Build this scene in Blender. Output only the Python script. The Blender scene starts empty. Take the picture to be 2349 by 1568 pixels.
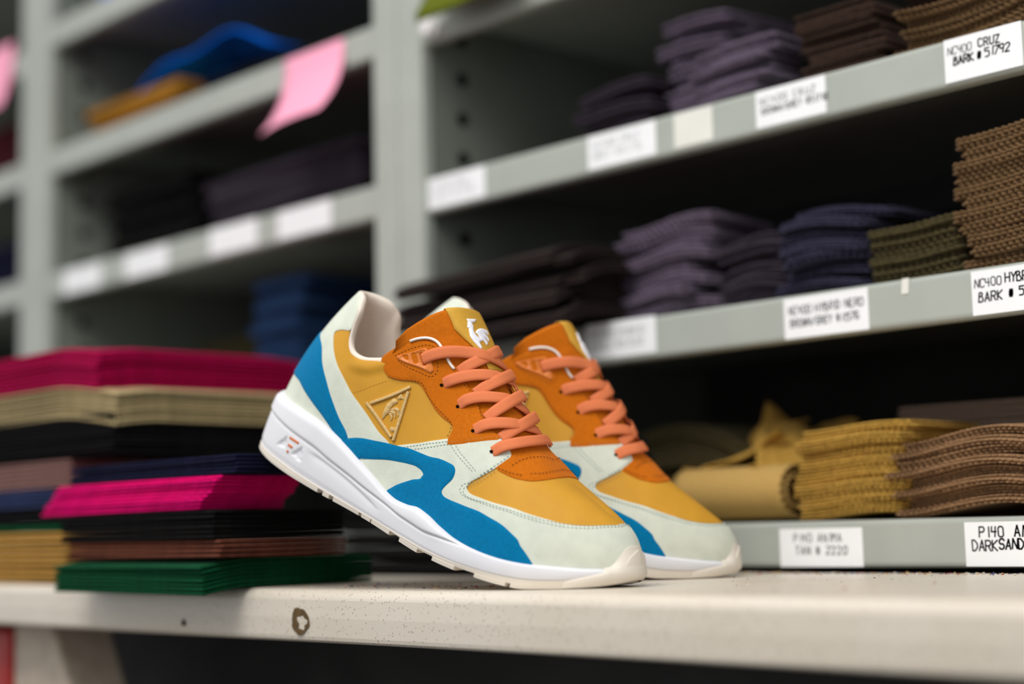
import bpy, math, random, json
import numpy as np
from mathutils import Matrix, Vector
from mathutils.geometry import delaunay_2d_cdt

scene = bpy.context.scene
COL = scene.collection
random.seed(7)

# ------------------------------------------------------------------ camera
# world: X runs along the shelving (right / nearer), Y into the shelving, Z up, bench top at Z = 0 (metres)
cam_d = bpy.data.cameras.new('camera')
cam = bpy.data.objects.new('camera', cam_d)
COL.objects.link(cam)
AX = np.array([[0.68138986, 0.73153473, -0.02376544],
               [-0.09977218, 0.06066819, -0.99315904],
               [-0.72508853, 0.67909963, 0.11432551]])   # rows: right, down, forward
cm = Matrix(((AX[0][0], -AX[1][0], -AX[2][0], 0.0),
             (AX[0][1], -AX[1][1], -AX[2][1], 0.0),
             (AX[0][2], -AX[1][2], -AX[2][2], 0.038007),
             (0, 0, 0, 1)))
cam.matrix_world = cm
cam_d.sensor_width = 36.0
cam_d.lens = 3750.0 / 2349.0 * 36.0
cam_d.clip_start = 0.02
cam_d.clip_end = 50
cam_d.dof.use_dof = True
cam_d.dof.focus_distance = 1.10
cam_d.dof.aperture_fstop = 2.1
scene.camera = cam

# ------------------------------------------------------------------ world, lamps, exposure
world = bpy.data.worlds.new('world')
scene.world = world
world.use_nodes = True
bg = world.node_tree.nodes['Background']
bg.inputs[0].default_value = (0.97, 0.98, 1.0, 1)
bg.inputs[1].default_value = 0.80

def area_light(name, loc, target, sx, sy, power, col):
    d = bpy.data.lights.new(name, 'AREA')
    d.shape = 'RECTANGLE'; d.size = sx; d.size_y = sy
    d.energy = power; d.color = col
    o = bpy.data.objects.new(name, d)
    o.location = loc
    o.rotation_euler = (Vector(target) - Vector(loc)).to_track_quat('-Z', 'Y').to_euler()
    COL.objects.link(o)
    return o
area_light('ceiling_lamp', (-0.45, -0.55, 1.85), (-0.85, 0.85, 0.1), 1.4, 1.0, 34.0, (1.0, 0.985, 0.965))

vs = scene.view_settings
vs.view_transform = 'Standard'
vs.look = 'None'
vs.exposure = 0.16
vs.gamma = 1.0
vs.use_curve_mapping = False

# ------------------------------------------------------------------ helpers
def lin(c):
    return tuple(((v / 255) / 12.92 if v / 255 <= 0.04045 else ((v / 255 + 0.055) / 1.055) ** 2.4) for v in c)

def new_mat(name):
    m = bpy.data.materials.new(name); m.use_nodes = True
    nt = m.node_tree
    return m, nt, nt.nodes['Principled BSDF']

def material(name, rgb, rough=0.6, var=0.12, nscale=60.0, bump=0.0, bscale=600.0, sheen=0.0, spec=0.3, metal=0.0, detail=4.0):
    m, nt, p = new_mat(name)
    c = lin(rgb)
    tc = nt.nodes.new('ShaderNodeTexCoord')
    no = nt.nodes.new('ShaderNodeTexNoise'); no.inputs['Scale'].default_value = nscale; no.inputs['Detail'].default_value = detail
    nt.links.new(tc.outputs['Object'], no.inputs['Vector'])
    ra = nt.nodes.new('ShaderNodeValToRGB')
    lo = [max(0, x * (1 - var)) for x in c]; hi = [min(1, x * (1 + var)) for x in c]
    ra.color_ramp.elements[0].position = 0.3; ra.color_ramp.elements[0].color = (*lo, 1)
    ra.color_ramp.elements[1].position = 0.7; ra.color_ramp.elements[1].color = (*hi, 1)
    nt.links.new(no.outputs['Fac'], ra.inputs['Fac'])
    nt.links.new(ra.outputs['Color'], p.inputs['Base Color'])
    p.inputs['Roughness'].default_value = rough
    p.inputs['Specular IOR Level'].default_value = spec
    p.inputs['Metallic'].default_value = metal
    if sheen:
        p.inputs['Sheen Weight'].default_value = sheen
        p.inputs['Sheen Tint'].default_value = (*[min(1, x * 1.5 + .1) for x in c], 1)
        p.inputs['Sheen Roughness'].default_value = 0.5
    if bump:
        n2 = nt.nodes.new('ShaderNodeTexNoise'); n2.inputs['Scale'].default_value = bscale; n2.inputs['Detail'].default_value = 3
        nt.links.new(tc.outputs['Object'], n2.inputs['Vector'])
        b = nt.nodes.new('ShaderNodeBump'); b.inputs['Strength'].default_value = bump; b.inputs['Distance'].default_value = 0.001
        nt.links.new(n2.outputs['Fac'], b.inputs['Height'])
        nt.links.new(b.outputs['Normal'], p.inputs['Normal'])
    return m

def weave_material(name, rgb, rough=0.7, scale=900.0, bump=0.5):
    m, nt, p = new_mat(name)
    c = lin(rgb)
    uv = nt.nodes.new('ShaderNodeUVMap')
    w1 = nt.nodes.new('ShaderNodeTexWave'); w1.inputs['Scale'].default_value = scale; w1.bands_direction = 'Y'
    w1.inputs['Distortion'].default_value = 1.5; w1.inputs['Detail Scale'].default_value = 4.0
    nt.links.new(uv.outputs['UV'], w1.inputs['Vector'])
    ra = nt.nodes.new('ShaderNodeValToRGB')
    ra.color_ramp.elements[0].color = (*[x * .94 for x in c], 1)
    ra.color_ramp.elements[1].color = (*[min(1, x * 1.06) for x in c], 1)
    nt.links.new(w1.outputs['Fac'], ra.inputs['Fac'])
    nt.links.new(ra.outputs['Color'], p.inputs['Base Color'])
    p.inputs['Roughness'].default_value = rough
    p.inputs['Specular IOR Level'].default_value = 0.15
    b = nt.nodes.new('ShaderNodeBump'); b.inputs['Strength'].default_value = bump; b.inputs['Distance'].default_value = 0.0006
    nt.links.new(w1.outputs['Fac'], b.inputs['Height'])
    nt.links.new(b.outputs['Normal'], p.inputs['Normal'])
    return m

def mesh(name, V, F, mat, smooth=True, uvs=None):
    me = bpy.data.meshes.new(name)
    me.from_pydata([tuple(map(float, v)) for v in V], [], [tuple(int(i) for i in f) for f in F])
    if mat: me.materials.append(mat)
    if smooth:
        me.polygons.foreach_set('use_smooth', [True] * len(me.polygons))
    if uvs is not None:
        ul = me.uv_layers.new(name='UVMap')
        li = np.zeros(len(me.loops), dtype=np.int32); me.loops.foreach_get('vertex_index', li)
        ul.data.foreach_set('uv', np.asarray(uvs, dtype=np.float32)[li].ravel())
    me.update()
    return me

def link(name, me, parent=None, loc=None):
    o = bpy.data.objects.new(name, me)
    COL.objects.link(o)
    if parent: o.parent = parent
    if loc is not None: o.location = loc
    return o

def empty(name, loc=(0, 0, 0)):
    o = bpy.data.objects.new(name, None)
    o.empty_display_size = 0.02
    o.location = loc
    COL.objects.link(o)
    return o

def tag(o, label, cat, group=None):
    o['label'] = label; o['category'] = cat
    if group: o['group'] = group
    return o

def struct(o):
    o['kind'] = 'structure'; return o

class MB:
    """collects simple solids into one mesh"""
    def __init__(s): s.V = []; s.F = []
    def add(s, V, F):
        k = len(s.V); s.V += [tuple(v) for v in V]; s.F += [tuple(i + k for i in f) for f in F]; return s
    def box(s, x0, x1, y0, y1, z0, z1):
        V = [(x, y, z) for x in (x0, x1) for y in (y0, y1) for z in (z0, z1)]
        F = [(0, 1, 3, 2), (4, 6, 7, 5), (0, 4, 5, 1), (2, 3, 7, 6), (0, 2, 6, 4), (1, 5, 7, 3)]
        return s.add(V, F)
    def extrude(s, prof, axis, a, b):
        """closed profile (two coords) pushed along an axis"""
        n = len(prof); V = []
        for t in (a, b):
            for p in prof:
                q = list(p); q.insert(axis, t); V.append(q)
        F = [(i, (i + 1) % n, n + (i + 1) % n, n + i) for i in range(n)]
        F += [tuple(range(n))[::-1], tuple(range(n, 2 * n))]
        return s.add(V, F)
    def cyl(s, p, q, r, n=16):
        p = Vector(p); q = Vector(q); d = (q - p).normalized()
        a = d.orthogonal().normalized(); b = d.cross(a)
        V = []
        for c in (p, q):
            for i in range(n):
                t = 2 * math.pi * i / n
                V.append(c + (a * math.cos(t) + b * math.sin(t)) * r)
        F = [(i, (i + 1) % n, n + (i + 1) % n, n + i) for i in range(n)] + [tuple(range(n))[::-1], tuple(range(n, 2 * n))]
        return s.add(V, F)
    def obj(s, name, mat, parent=None, loc=None, smooth=False, bevel=0.0, seg=2):
        o = link(name, mesh(name, s.V, s.F, mat, smooth), parent, loc)
        if bevel:
            m = o.modifiers.new('bevel', 'BEVEL'); m.width = bevel; m.segments = seg; m.limit_method = 'ANGLE'; m.angle_limit = 0.6
        return o

def tube(pts, r, n=8, close=True):
    pts = [Vector(p) for p in pts]
    V = []; F = []
    up = None
    for i, p in enumerate(pts):
        d = (pts[min(i + 1, len(pts) - 1)] - pts[max(i - 1, 0)]).normalized()
        if up is None: up = d.orthogonal().normalized()
        up = (up - d * up.dot(d)).normalized()
        b = d.cross(up)
        for k in range(n):
            t = 2 * math.pi * k / n
            V.append(p + (up * math.cos(t) + b * math.sin(t)) * r)
    m = len(pts)
    for i in range(m - 1):
        for k in range(n):
            F.append((i * n + k, i * n + (k + 1) % n, (i + 1) * n + (k + 1) % n, (i + 1) * n + k))
    F.append(tuple(range(n))[::-1]); F.append(tuple(range((m - 1) * n, m * n)))
    return V, F

def catmull(P, closed=False, step=None, n=6, corners=None):
    P = [np.array(p[:len(P[0])], float) for p in P]
    m = len(P); out = []
    rng = range(m if closed else m - 1)
    for i in rng:
        p1, p2 = P[i], P[(i + 1) % m]
        p0 = P[(i - 1) % m] if (closed or i > 0) else p1 * 2 - p2
        p3 = P[(i + 2) % m] if (closed or i + 2 < m) else p2 * 2 - p1
        if corners and corners[i]: p0 = p1 * 2 - p2
        if corners and corners[(i + 1) % m]: p3 = p2 * 2 - p1
        k = n if step is None else max(1, int(math.ceil(np.linalg.norm(p2 - p1) / step)))
        # keep tangents proportional to the segment so uneven spacing does not overshoot
        d = np.linalg.norm(p2 - p1) + 1e-9
        t1 = (p2 - p0); t1 = t1 / (np.linalg.norm(p2 - p1) + np.linalg.norm(p1 - p0) + 1e-9) * d
        t2 = (p3 - p1); t2 = t2 / (np.linalg.norm(p3 - p2) + np.linalg.norm(p2 - p1) + 1e-9) * d
        for j in range(k):
            t = j / k
            out.append((2 * t**3 - 3 * t**2 + 1) * p1 + (t**3 - 2 * t**2 + t) * t1 + (-2 * t**3 + 3 * t**2) * p2 + (t**3 - t**2) * t2)
    if not closed: out.append(P[-1])
    return out

# ------------------------------------------------------------------ shared materials
M_grey = material('painted_steel', (168, 172, 163), rough=0.45, var=0.05, nscale=18, bump=0.05, bscale=300)
M_panel = material('shade_toned_steel', (114, 119, 110), rough=0.6, var=0.08, nscale=14)  # same grey steel, darkened: shade inside the bays put into the colour
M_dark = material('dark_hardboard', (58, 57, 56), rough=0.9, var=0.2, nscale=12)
M_black = material('black_void', (8, 8, 8), rough=1.0, spec=0.0)

# ------------------------------------------------------------------ setting
struct(MB().box(-6.0, 4.0, -4.0, 2.2, -0.80, -0.78).obj('floor', material('dark_floor', (38, 36, 34), rough=0.8)))
struct(MB().box(-4.0, 1.2, 1.62, 1.66, -0.78, 2.4).obj('wall_back', material('dark_wall', (40, 40, 40), rough=0.9)))

# ------------------------------------------------------------------ shelving
YF = 1.04                      # front plane of the shelves
YB = 1.46
LIP = 0.036
def shelf_mesh(x0, x1):
    """steel tray: front lip with rolled edges, deck, rear lip; local z = 0 at the lip's lower edge"""
    r = 0.004
    pr = [(0.012, 0.0), (0.0035, 0.0)]
    pr += [(r - r * math.sin(a), r - r * math.cos(a)) for a in (0.5, 1.0, 1.57)]
    pr += [(0.0, LIP - r)]
    pr += [(r - r * math.cos(a), LIP - r + r * math.sin(a)) for a in (0.4, 0.8, 1.2, 1.57)]
    pr += [(0.0045, LIP), (YB - YF, LIP), (YB - YF, LIP - 0.002), (0.006, LIP - 0.004), (0.006, 0.003), (0.012, 0.002)]
    b = MB(); b.extrude([(YF + y, z) for y, z in pr], 0, x0, x1)
    return b

def shelving_unit(x0, x1, heights, label, holes=True, ztop=1.35, name='shelving_unit'):
    u = empty(name, (x0, YF, -0.78))
    tag(u, label, 'shelving')
    off = Vector((-x0, -YF, 0.78))
    def put(o):
        o.parent = u; o.location = Vector(o.location) + off; return o
    pw = 0.0385
    for (a, b) in ((x0, x0 + pw), (x1 - pw, x1)):
        left = a == x0
        # folded angle post with a rounded outer corner
        p = MB().box(a, b, YF - 0.004, YF + 0.012, -0.78, ztop)
        put(p.obj('upright', M_grey, bevel=0.003, seg=3))
        xs = (b - 0.003, b - 0.001) if left else (a + 0.001, a + 0.003)
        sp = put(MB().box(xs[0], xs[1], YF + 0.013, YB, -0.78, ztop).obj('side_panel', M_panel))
        if holes and left:
            hb = MB()
            k = 0
            z = -0.25
            while z < ztop - 0.05:
                h = MB(); x = xs[1] + 0.0002
                h.cyl((x - 0.001, YF + 0.052, z), (x + 0.0003, YF + 0.052, z), 0.0075, 18)
                o = h.obj('bolt_hole', M_black, sp)
                z += 0.0417
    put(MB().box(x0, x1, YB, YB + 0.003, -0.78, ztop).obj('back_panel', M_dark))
    for z in heights:
        b = shelf_mesh(x0 + pw * 0.98, x1 - pw * 0.98)
        b.V = [(x, y, zz + z) for x, y, zz in b.V]
        put(b.obj('shelf', M_grey))
    return u
shelving_unit(-1.2700, -0.44, [-0.33, -0.16, 0.0035, 0.1815, 0.3535, 0.527, 0.70, 0.88], 'grey steel shelving bay on the right with handwritten white labels and dark fabric stacks')
shelving_unit(-2.0640, -1.2710, [-0.33, -0.16, 0.0035, 0.1815, 0.362, 0.533, 0.712, 0.90], 'grey steel shelving bay left of the middle post, with a pink note on one shelf', holes=True)
shelving_unit(-2.86, -2.0650, [-0.33, -0.16, 0.0035, 0.1815, 0.364, 0.530, 0.692, 0.86], 'blurred grey steel shelving bay at the far left edge of the photo', holes=False)

# ------------------------------------------------------------------ bench
def speckle_mat():
    m, nt, p = new_mat('speckled_laminate')
    tc = nt.nodes.new('ShaderNodeTexCoord')
    v = nt.nodes.new('ShaderNodeTexVoronoi'); v.inputs['Scale'].default_value = 420
    nt.links.new(tc.outputs['Object'], v.inputs['Vector'])
    r1 = nt.nodes.new('ShaderNodeValToRGB')
    r1.color_ramp.elements[0].position = 0.16; r1.color_ramp.elements[0].color = (1, 1, 1, 1)
    r1.color_ramp.elements[1].position = 0.30; r1.color_ramp.elements[1].color = (0, 0, 0, 1)
    nt.links.new(v.outputs['Distance'], r1.inputs['Fac'])
    sx = nt.nodes.new('ShaderNodeSeparateColor')
    nt.links.new(v.outputs['Color'], sx.inputs[0])
    r2 = nt.nodes.new('ShaderNodeValToRGB')
    r2.color_ramp.elements[0].position = 0.50; r2.color_ramp.elements[0].color = (0, 0, 0, 1)
    r2.color_ramp.elements[1].position = 0.58; r2.color_ramp.elements[1].color = (1, 1, 1, 1)
    nt.links.new(sx.outputs[0], r2.inputs['Fac'])
    mu = nt.nodes.new('ShaderNodeMath'); mu.operation = 'MULTIPLY'
    nt.links.new(r1.outputs[0], mu.inputs[0]); nt.links.new(r2.outputs[0], mu.inputs[1])
    mm = nt.nodes.new('ShaderNodeMath'); mm.operation = 'MULTIPLY'; mm.inputs[1].default_value = 0.7
    nt.links.new(mu.outputs[0], mm.inputs[0])
    n = nt.nodes.new('ShaderNodeTexNoise'); n.inputs['Scale'].default_value = 9
    nt.links.new(tc.outputs['Object'], n.inputs['Vector'])
    base = nt.nodes.new('ShaderNodeValToRGB')
    base.color_ramp.elements[0].position = 0.35; base.color_ramp.elements[0].color = (*lin((214, 203, 185)), 1)
    base.color_ramp.elements[1].position = 0.7; base.color_ramp.elements[1].color = (*lin((221, 211, 196)), 1)
    nt.links.new(n.outputs['Fac'], base.inputs['Fac'])
    mix = nt.nodes.new('ShaderNodeMix'); mix.data_type = 'RGBA'
    nt.links.new(mm.outputs[0], mix.inputs[0])
    nt.links.new(base.outputs[0], mix.inputs[6])
    mix.inputs[7].default_value = (*lin((120, 88, 66)), 1)
    nt.links.new(mix.outputs[2], p.inputs['Base Color'])
    p.inputs['Roughness'].default_value = 0.33
    p.inputs['Specular IOR Level'].default_value = 0.45
    n2 = nt.nodes.new('ShaderNodeTexNoise'); n2.inputs['Scale'].default_value = 700
    nt.links.new(tc.outputs['Object'], n2.inputs['Vector'])
    b = nt.nodes.new('ShaderNodeBump'); b.inputs['Strength'].default_value = 0.12; b.inputs['Distance'].default_value = 0.0005
    nt.links.new(n2.outputs['Fac'], b.inputs['Height']); nt.links.new(b.outputs['Normal'], p.inputs['Normal'])
    return m
M_bench = speckle_mat()
BY0, BY1 = 0.692, 1.034
bench = empty('workbench', (-0.9, 0.86, -0.78))
tag(bench, 'pale speckled laminate workbench with a rounded front edge under the sneakers', 'workbench')
r = 0.0085
prof = [(BY1, -0.022), (BY1, 0.0)]
prof += [(BY0 + r - r * math.sin(a), -r + r * math.cos(a)) for a in np.linspace(0, 1.45, 9)]
prof += [(BY0 + 0.0002, -0.020), (BY0 + 0.0012, -0.033)]
prof += [(BY0 + 0.006 - 0.0048 * math.cos(a), -0.0335 - 0.004 * math.sin(a)) for a in (0.5, 1.0, 1.57)]
prof += [(BY0 + 0.02, -0.0375), (BY0 + 0.02, -0.022)]
b = MB(); b.extrude(prof, 0, -1.95, 0.30)
b.V = [(x + 0.9, y - 0.86, z + 0.78) for x, y, z in b.V]
bt = b.obj('bench_top', M_bench, bench)
M_leg = material('cream_leg', (196, 180, 160), rough=0.5)
for (xa, xb) in ((-1.506, -1.441), (0.05, 0.115)):
    lg = MB()
    # splayed sheet-steel leg, wider at the floor
    V = []
    for (z, w) in ((-0.022, 0.0), (-0.78, 0.46)):
        for (x, y) in ((xa, 0.74), (xb + w, 0.74), (xb + w, 0.80), (xa, 0.80)):
            V.append((x + 0.9, y - 0.86, z + 0.78))
    lg.add(V, [(0, 1, 2, 3), (7, 6, 5, 4), (0, 4, 5, 1), (1, 5, 6, 2), (2, 6, 7, 3), (3, 7, 4, 0)])
    lg.obj('leg', M_leg, bench, bevel=0.004)
kb = MB(); kb.box(-1.95 + 0.9, 0.3 + 0.9, 1.0 - 0.86, 1.02 - 0.86, 0.0, 0.757)
kb.obj('dark_backdrop', M_dark, bench)  # added dark backdrop, keeps the view under the bench black
# worn-off patch and a small nick on the front edge
def chip(px_c, rx, rz, inner, seed, mat):
    rnd = random.Random(seed); n = 40; V = []; F = []
    x, z = px_c
    ph = [rnd.uniform(0, 6.28) for _ in range(4)]
    for k, s in enumerate((1.0, inner)):
        for i in range(n):
            t = 2 * math.pi * i / n
            w = s * (1 + (.06 + .10 * k) * math.sin(3 * t + ph[k]) + (.05 + .10 * k) * math.sin(5 * t + ph[k + 2]) + rnd.uniform(-.05, .05))
            V.append((x + rx * w * math.cos(t) + (0.20 * rx if k else 0) + 0.9, BY0 + 0.0002 - 0.86 - 0.00025, z + rz * w * math.sin(t) - (0.10 * rz if k else 0) + 0.78))
    F = [(i, (i + 1) % n, n + (i + 1) % n, n + i) for i in range(n)]
    if inner < 0.1: F = [tuple(range(n))]; V = V[:n]
    return mesh('worn_patch', V, F, mat, False)
M_chip = material('bare_board', (96, 76, 48), rough=0.9, var=0.25, nscale=300)
link('worn_patch', chip((-0.9665, -0.0225), 0.0105, 0.0094, 0.52, 4, M_chip), bench)
link('worn_patch', chip((-1.1215, -0.0275), 0.0026, 0.0028, 0.0, 9, M_black), bench)

# ------------------------------------------------------------------ sneaker last (cm, heel to toe along x)
def pchip(xs,ys):
    xs=np.asarray(xs,float);ys=np.asarray(ys,float)
    h=np.diff(xs);d=np.diff(ys)/h;m=np.zeros(len(xs))
    for i in range(1,len(xs)-1):
        if d[i-1]*d[i]>0:
            a=2*h[i]+h[i-1];b=h[i]+2*h[i-1];m[i]=(a+b)/(a/d[i-1]+b/d[i])
    m[0]=d[0];m[-1]=d[-1]
    def f(x):
        x=np.clip(np.asarray(x,float),xs[0],xs[-1])
        i=np.clip(np.searchsorted(xs,x,side='right')-1,0,len(xs)-2)
        t=(x-xs[i])/h[i]
        return ((2*t**3-3*t**2+1)*ys[i]+(t**3-2*t**2+t)*h[i]*m[i]+(-2*t**3+3*t**2)*ys[i+1]+(t**3-t**2)*h[i]*m[i+1])
    return f
# plan outline of the sole: fraction of length -> half width (cm)
PF=np.array([(0,0),(.01,1.0),(.03,1.75),(.06,2.4),(.10,2.95),(.15,3.3),(.2,3.45),(.3,3.45),(.4,3.45),(.5,3.75),(.6,4.3),(.7,4.8),(.76,4.85),(.82,4.6),(.88,4.0),(.93,3.2),(.965,2.3),(.985,1.55),(.995,.9),(1,0)])
def plan(xh,xt,off,N=401):
    # smooth planform: use angle-ish resampling
    fr=PF[:,0];q=np.arccos(1-2*fr)  # 0..pi, makes ends regular
    g=pchip(q,PF[:,1]);qq=np.linspace(0,np.pi,2001)
    x=xh+(xt-xh)*(1-np.cos(qq))/2;y=np.maximum(g(qq),0)
    y=np.maximum(y-off*np.clip(np.minimum(qq,np.pi-qq)/.5,0,1),0)
    s=np.r_[0,np.cumsum(np.hypot(np.diff(x),np.diff(y)))];s/=s[-1]
    b=np.linspace(0,1,N)
    return b,np.interp(b,s,x),np.interp(b,s,y)
# midsole upper edge / outsole upper edge / tread bottom, cm, against x
ZMT=pchip([-7.6,-6.2,-4,-1.7,.4,1.7,3.1,4.8,6.1,7.1,8.1,9.2,10.2,11.4,12.9,15.1,16.6,18,19,20.5,21.7,22.8,24.2],
          [2.1,2.1,2.15,2.15,1.85,1.5,1.05,.52,.1,-.03,.08,.33,.28,.08,-.05,.1,.34,.68,1.0,1.54,1.98,2.45,3.1])
ZOT=pchip([-7.6,-6.5,-3.8,0,4.5,9,11.4,13.5,15.9,17.5,19,20.3,21.5,22.3,22.8,24.2],
          [-1.9,-1.95,-1.95,-2.08,-2.1,-2.02,-1.83,-1.5,-.98,-.56,-.07,.5,1.14,1.65,2.0,2.9])
ZBT=pchip([-7.6,-6.8,-4.5,-2,.5,4.5,8.8,10.2,12,13.7,15.6,17.2,18.6,19.9,21.7,23,23.6,24.2],
          [-2.15,-2.3,-2.42,-2.47,-2.48,-2.4,-2.42,-2.38,-2.2,-1.95,-1.6,-1.27,-.9,-.3,.62,1.4,1.85,2.4])
XH,XT=-7.35,24.0
NB=401
bb,BX,BY=plan(-6.95,23.75,.3,NB)
BZ=ZMT(BX)-.35
_k=[-7,-5.5,-4,-2,0,1.5,3.5,5.5,7,10,13,17,20,22,23.8]
KY=pchip(_k,[.86,.86,.86,.85,.83,.8,.73,.56,.34,.08,0,0,0,0,0])
DX=pchip(_k,[2.95,2.6,1.9,1.1,.55,.3,.1,0,0,-.1,-.5,-1.2,-2.0,-2.7,-3.4])
RZ=pchip([-5,-3,0,3,5.5,7.2,8.8,9.7,10.9,11.75,12.9,13.9,14.9,16,17.3,19.2,20.4],
         [11.3,11.3,11.3,11.8,12.0,11.15,10.35,9.8,9.1,8.5,7.65,7.05,6.75,6.3,5.95,5.55,5.25])
RX=BX+DX(BX);RY=BY*KY(BX);RZZ=RZ(RX)
AL=pchip(_k,[1,1,1,1,1,1,1,1,1,.95,.9,.85,.8,.8,.8])
RE=pchip(_k,[1,1,1,1,.9,.6,.3,0,0,0,0,0,0,0,0])
ALb=AL(BX);REb=RE(BX)
def S(b,v,side=1):
    b=np.asarray(b,float);v=np.asarray(v,float)
    f=lambda t:np.interp(b,bb,t)
    th=np.clip(v,0,1)*np.pi/2;s=np.sin(th);c=np.cos(th)
    re=f(REb)
    s_=s*(1-re)+re*(.35*s+.65*np.clip(v,0,1))
    xp=(1-c)*(1-re)+re*s_**1.7
    x=f(BX)+(f(RX)-f(BX))*xp
    bul=re*.25*np.sin(np.pi*np.clip(v,0,1))*np.clip(b*12,0,1)
    y=f(RY)+(f(BY)-f(RY))*np.maximum(c,1e-9)**f(ALb)+bul
    z=f(BZ)+(f(RZZ)-f(BZ))*s_
    return np.stack([x,side*y,z],-1)
def Nrm(b,v,side=1,e=2e-3):
    b=np.clip(b,e,1-e);v=np.clip(v,e,1-e)
    du=S(b+e,v,side)-S(b-e,v,side);dv=S(b,v+e,side)-S(b,v-e,side)
    n=np.cross(du,dv)*(-side)
    return n/np.maximum(np.linalg.norm(n,axis=-1,keepdims=True),1e-9)
def TG(u,w):
    u=np.asarray(u,float);w=np.asarray(w,float)
    hw=np.interp(w,[0,.3,.45,.6,.72,1],[1.5,1.75,2.1,2.75,3.15,3.25]);y=u*hw
    ww=[0,.2,.4,.6,.8,1.]
    cx=pchip(ww,[10.6,9.2,7.9,6.7,5.65,4.9])(w);cz=pchip(ww,[9.0,10.05,11.1,12.0,12.75,13.25])(w)
    rw=np.interp(w,[0,.5,.8,1],[1.5,1.7,2.0,2.1])
    dr=.3*(np.abs(y)/rw)**5+.04*y*y
    # rounded upper corners
    k=np.clip((np.abs(u)-.72)/.28,0,1);r=(1-np.sqrt(np.maximum(1-k*k,0)))*0.7*np.clip((w-.6)/.4,0,1)
    return np.stack([cx-dr+r*.55,y+0*cx,cz-dr-r*.85],-1)

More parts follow.
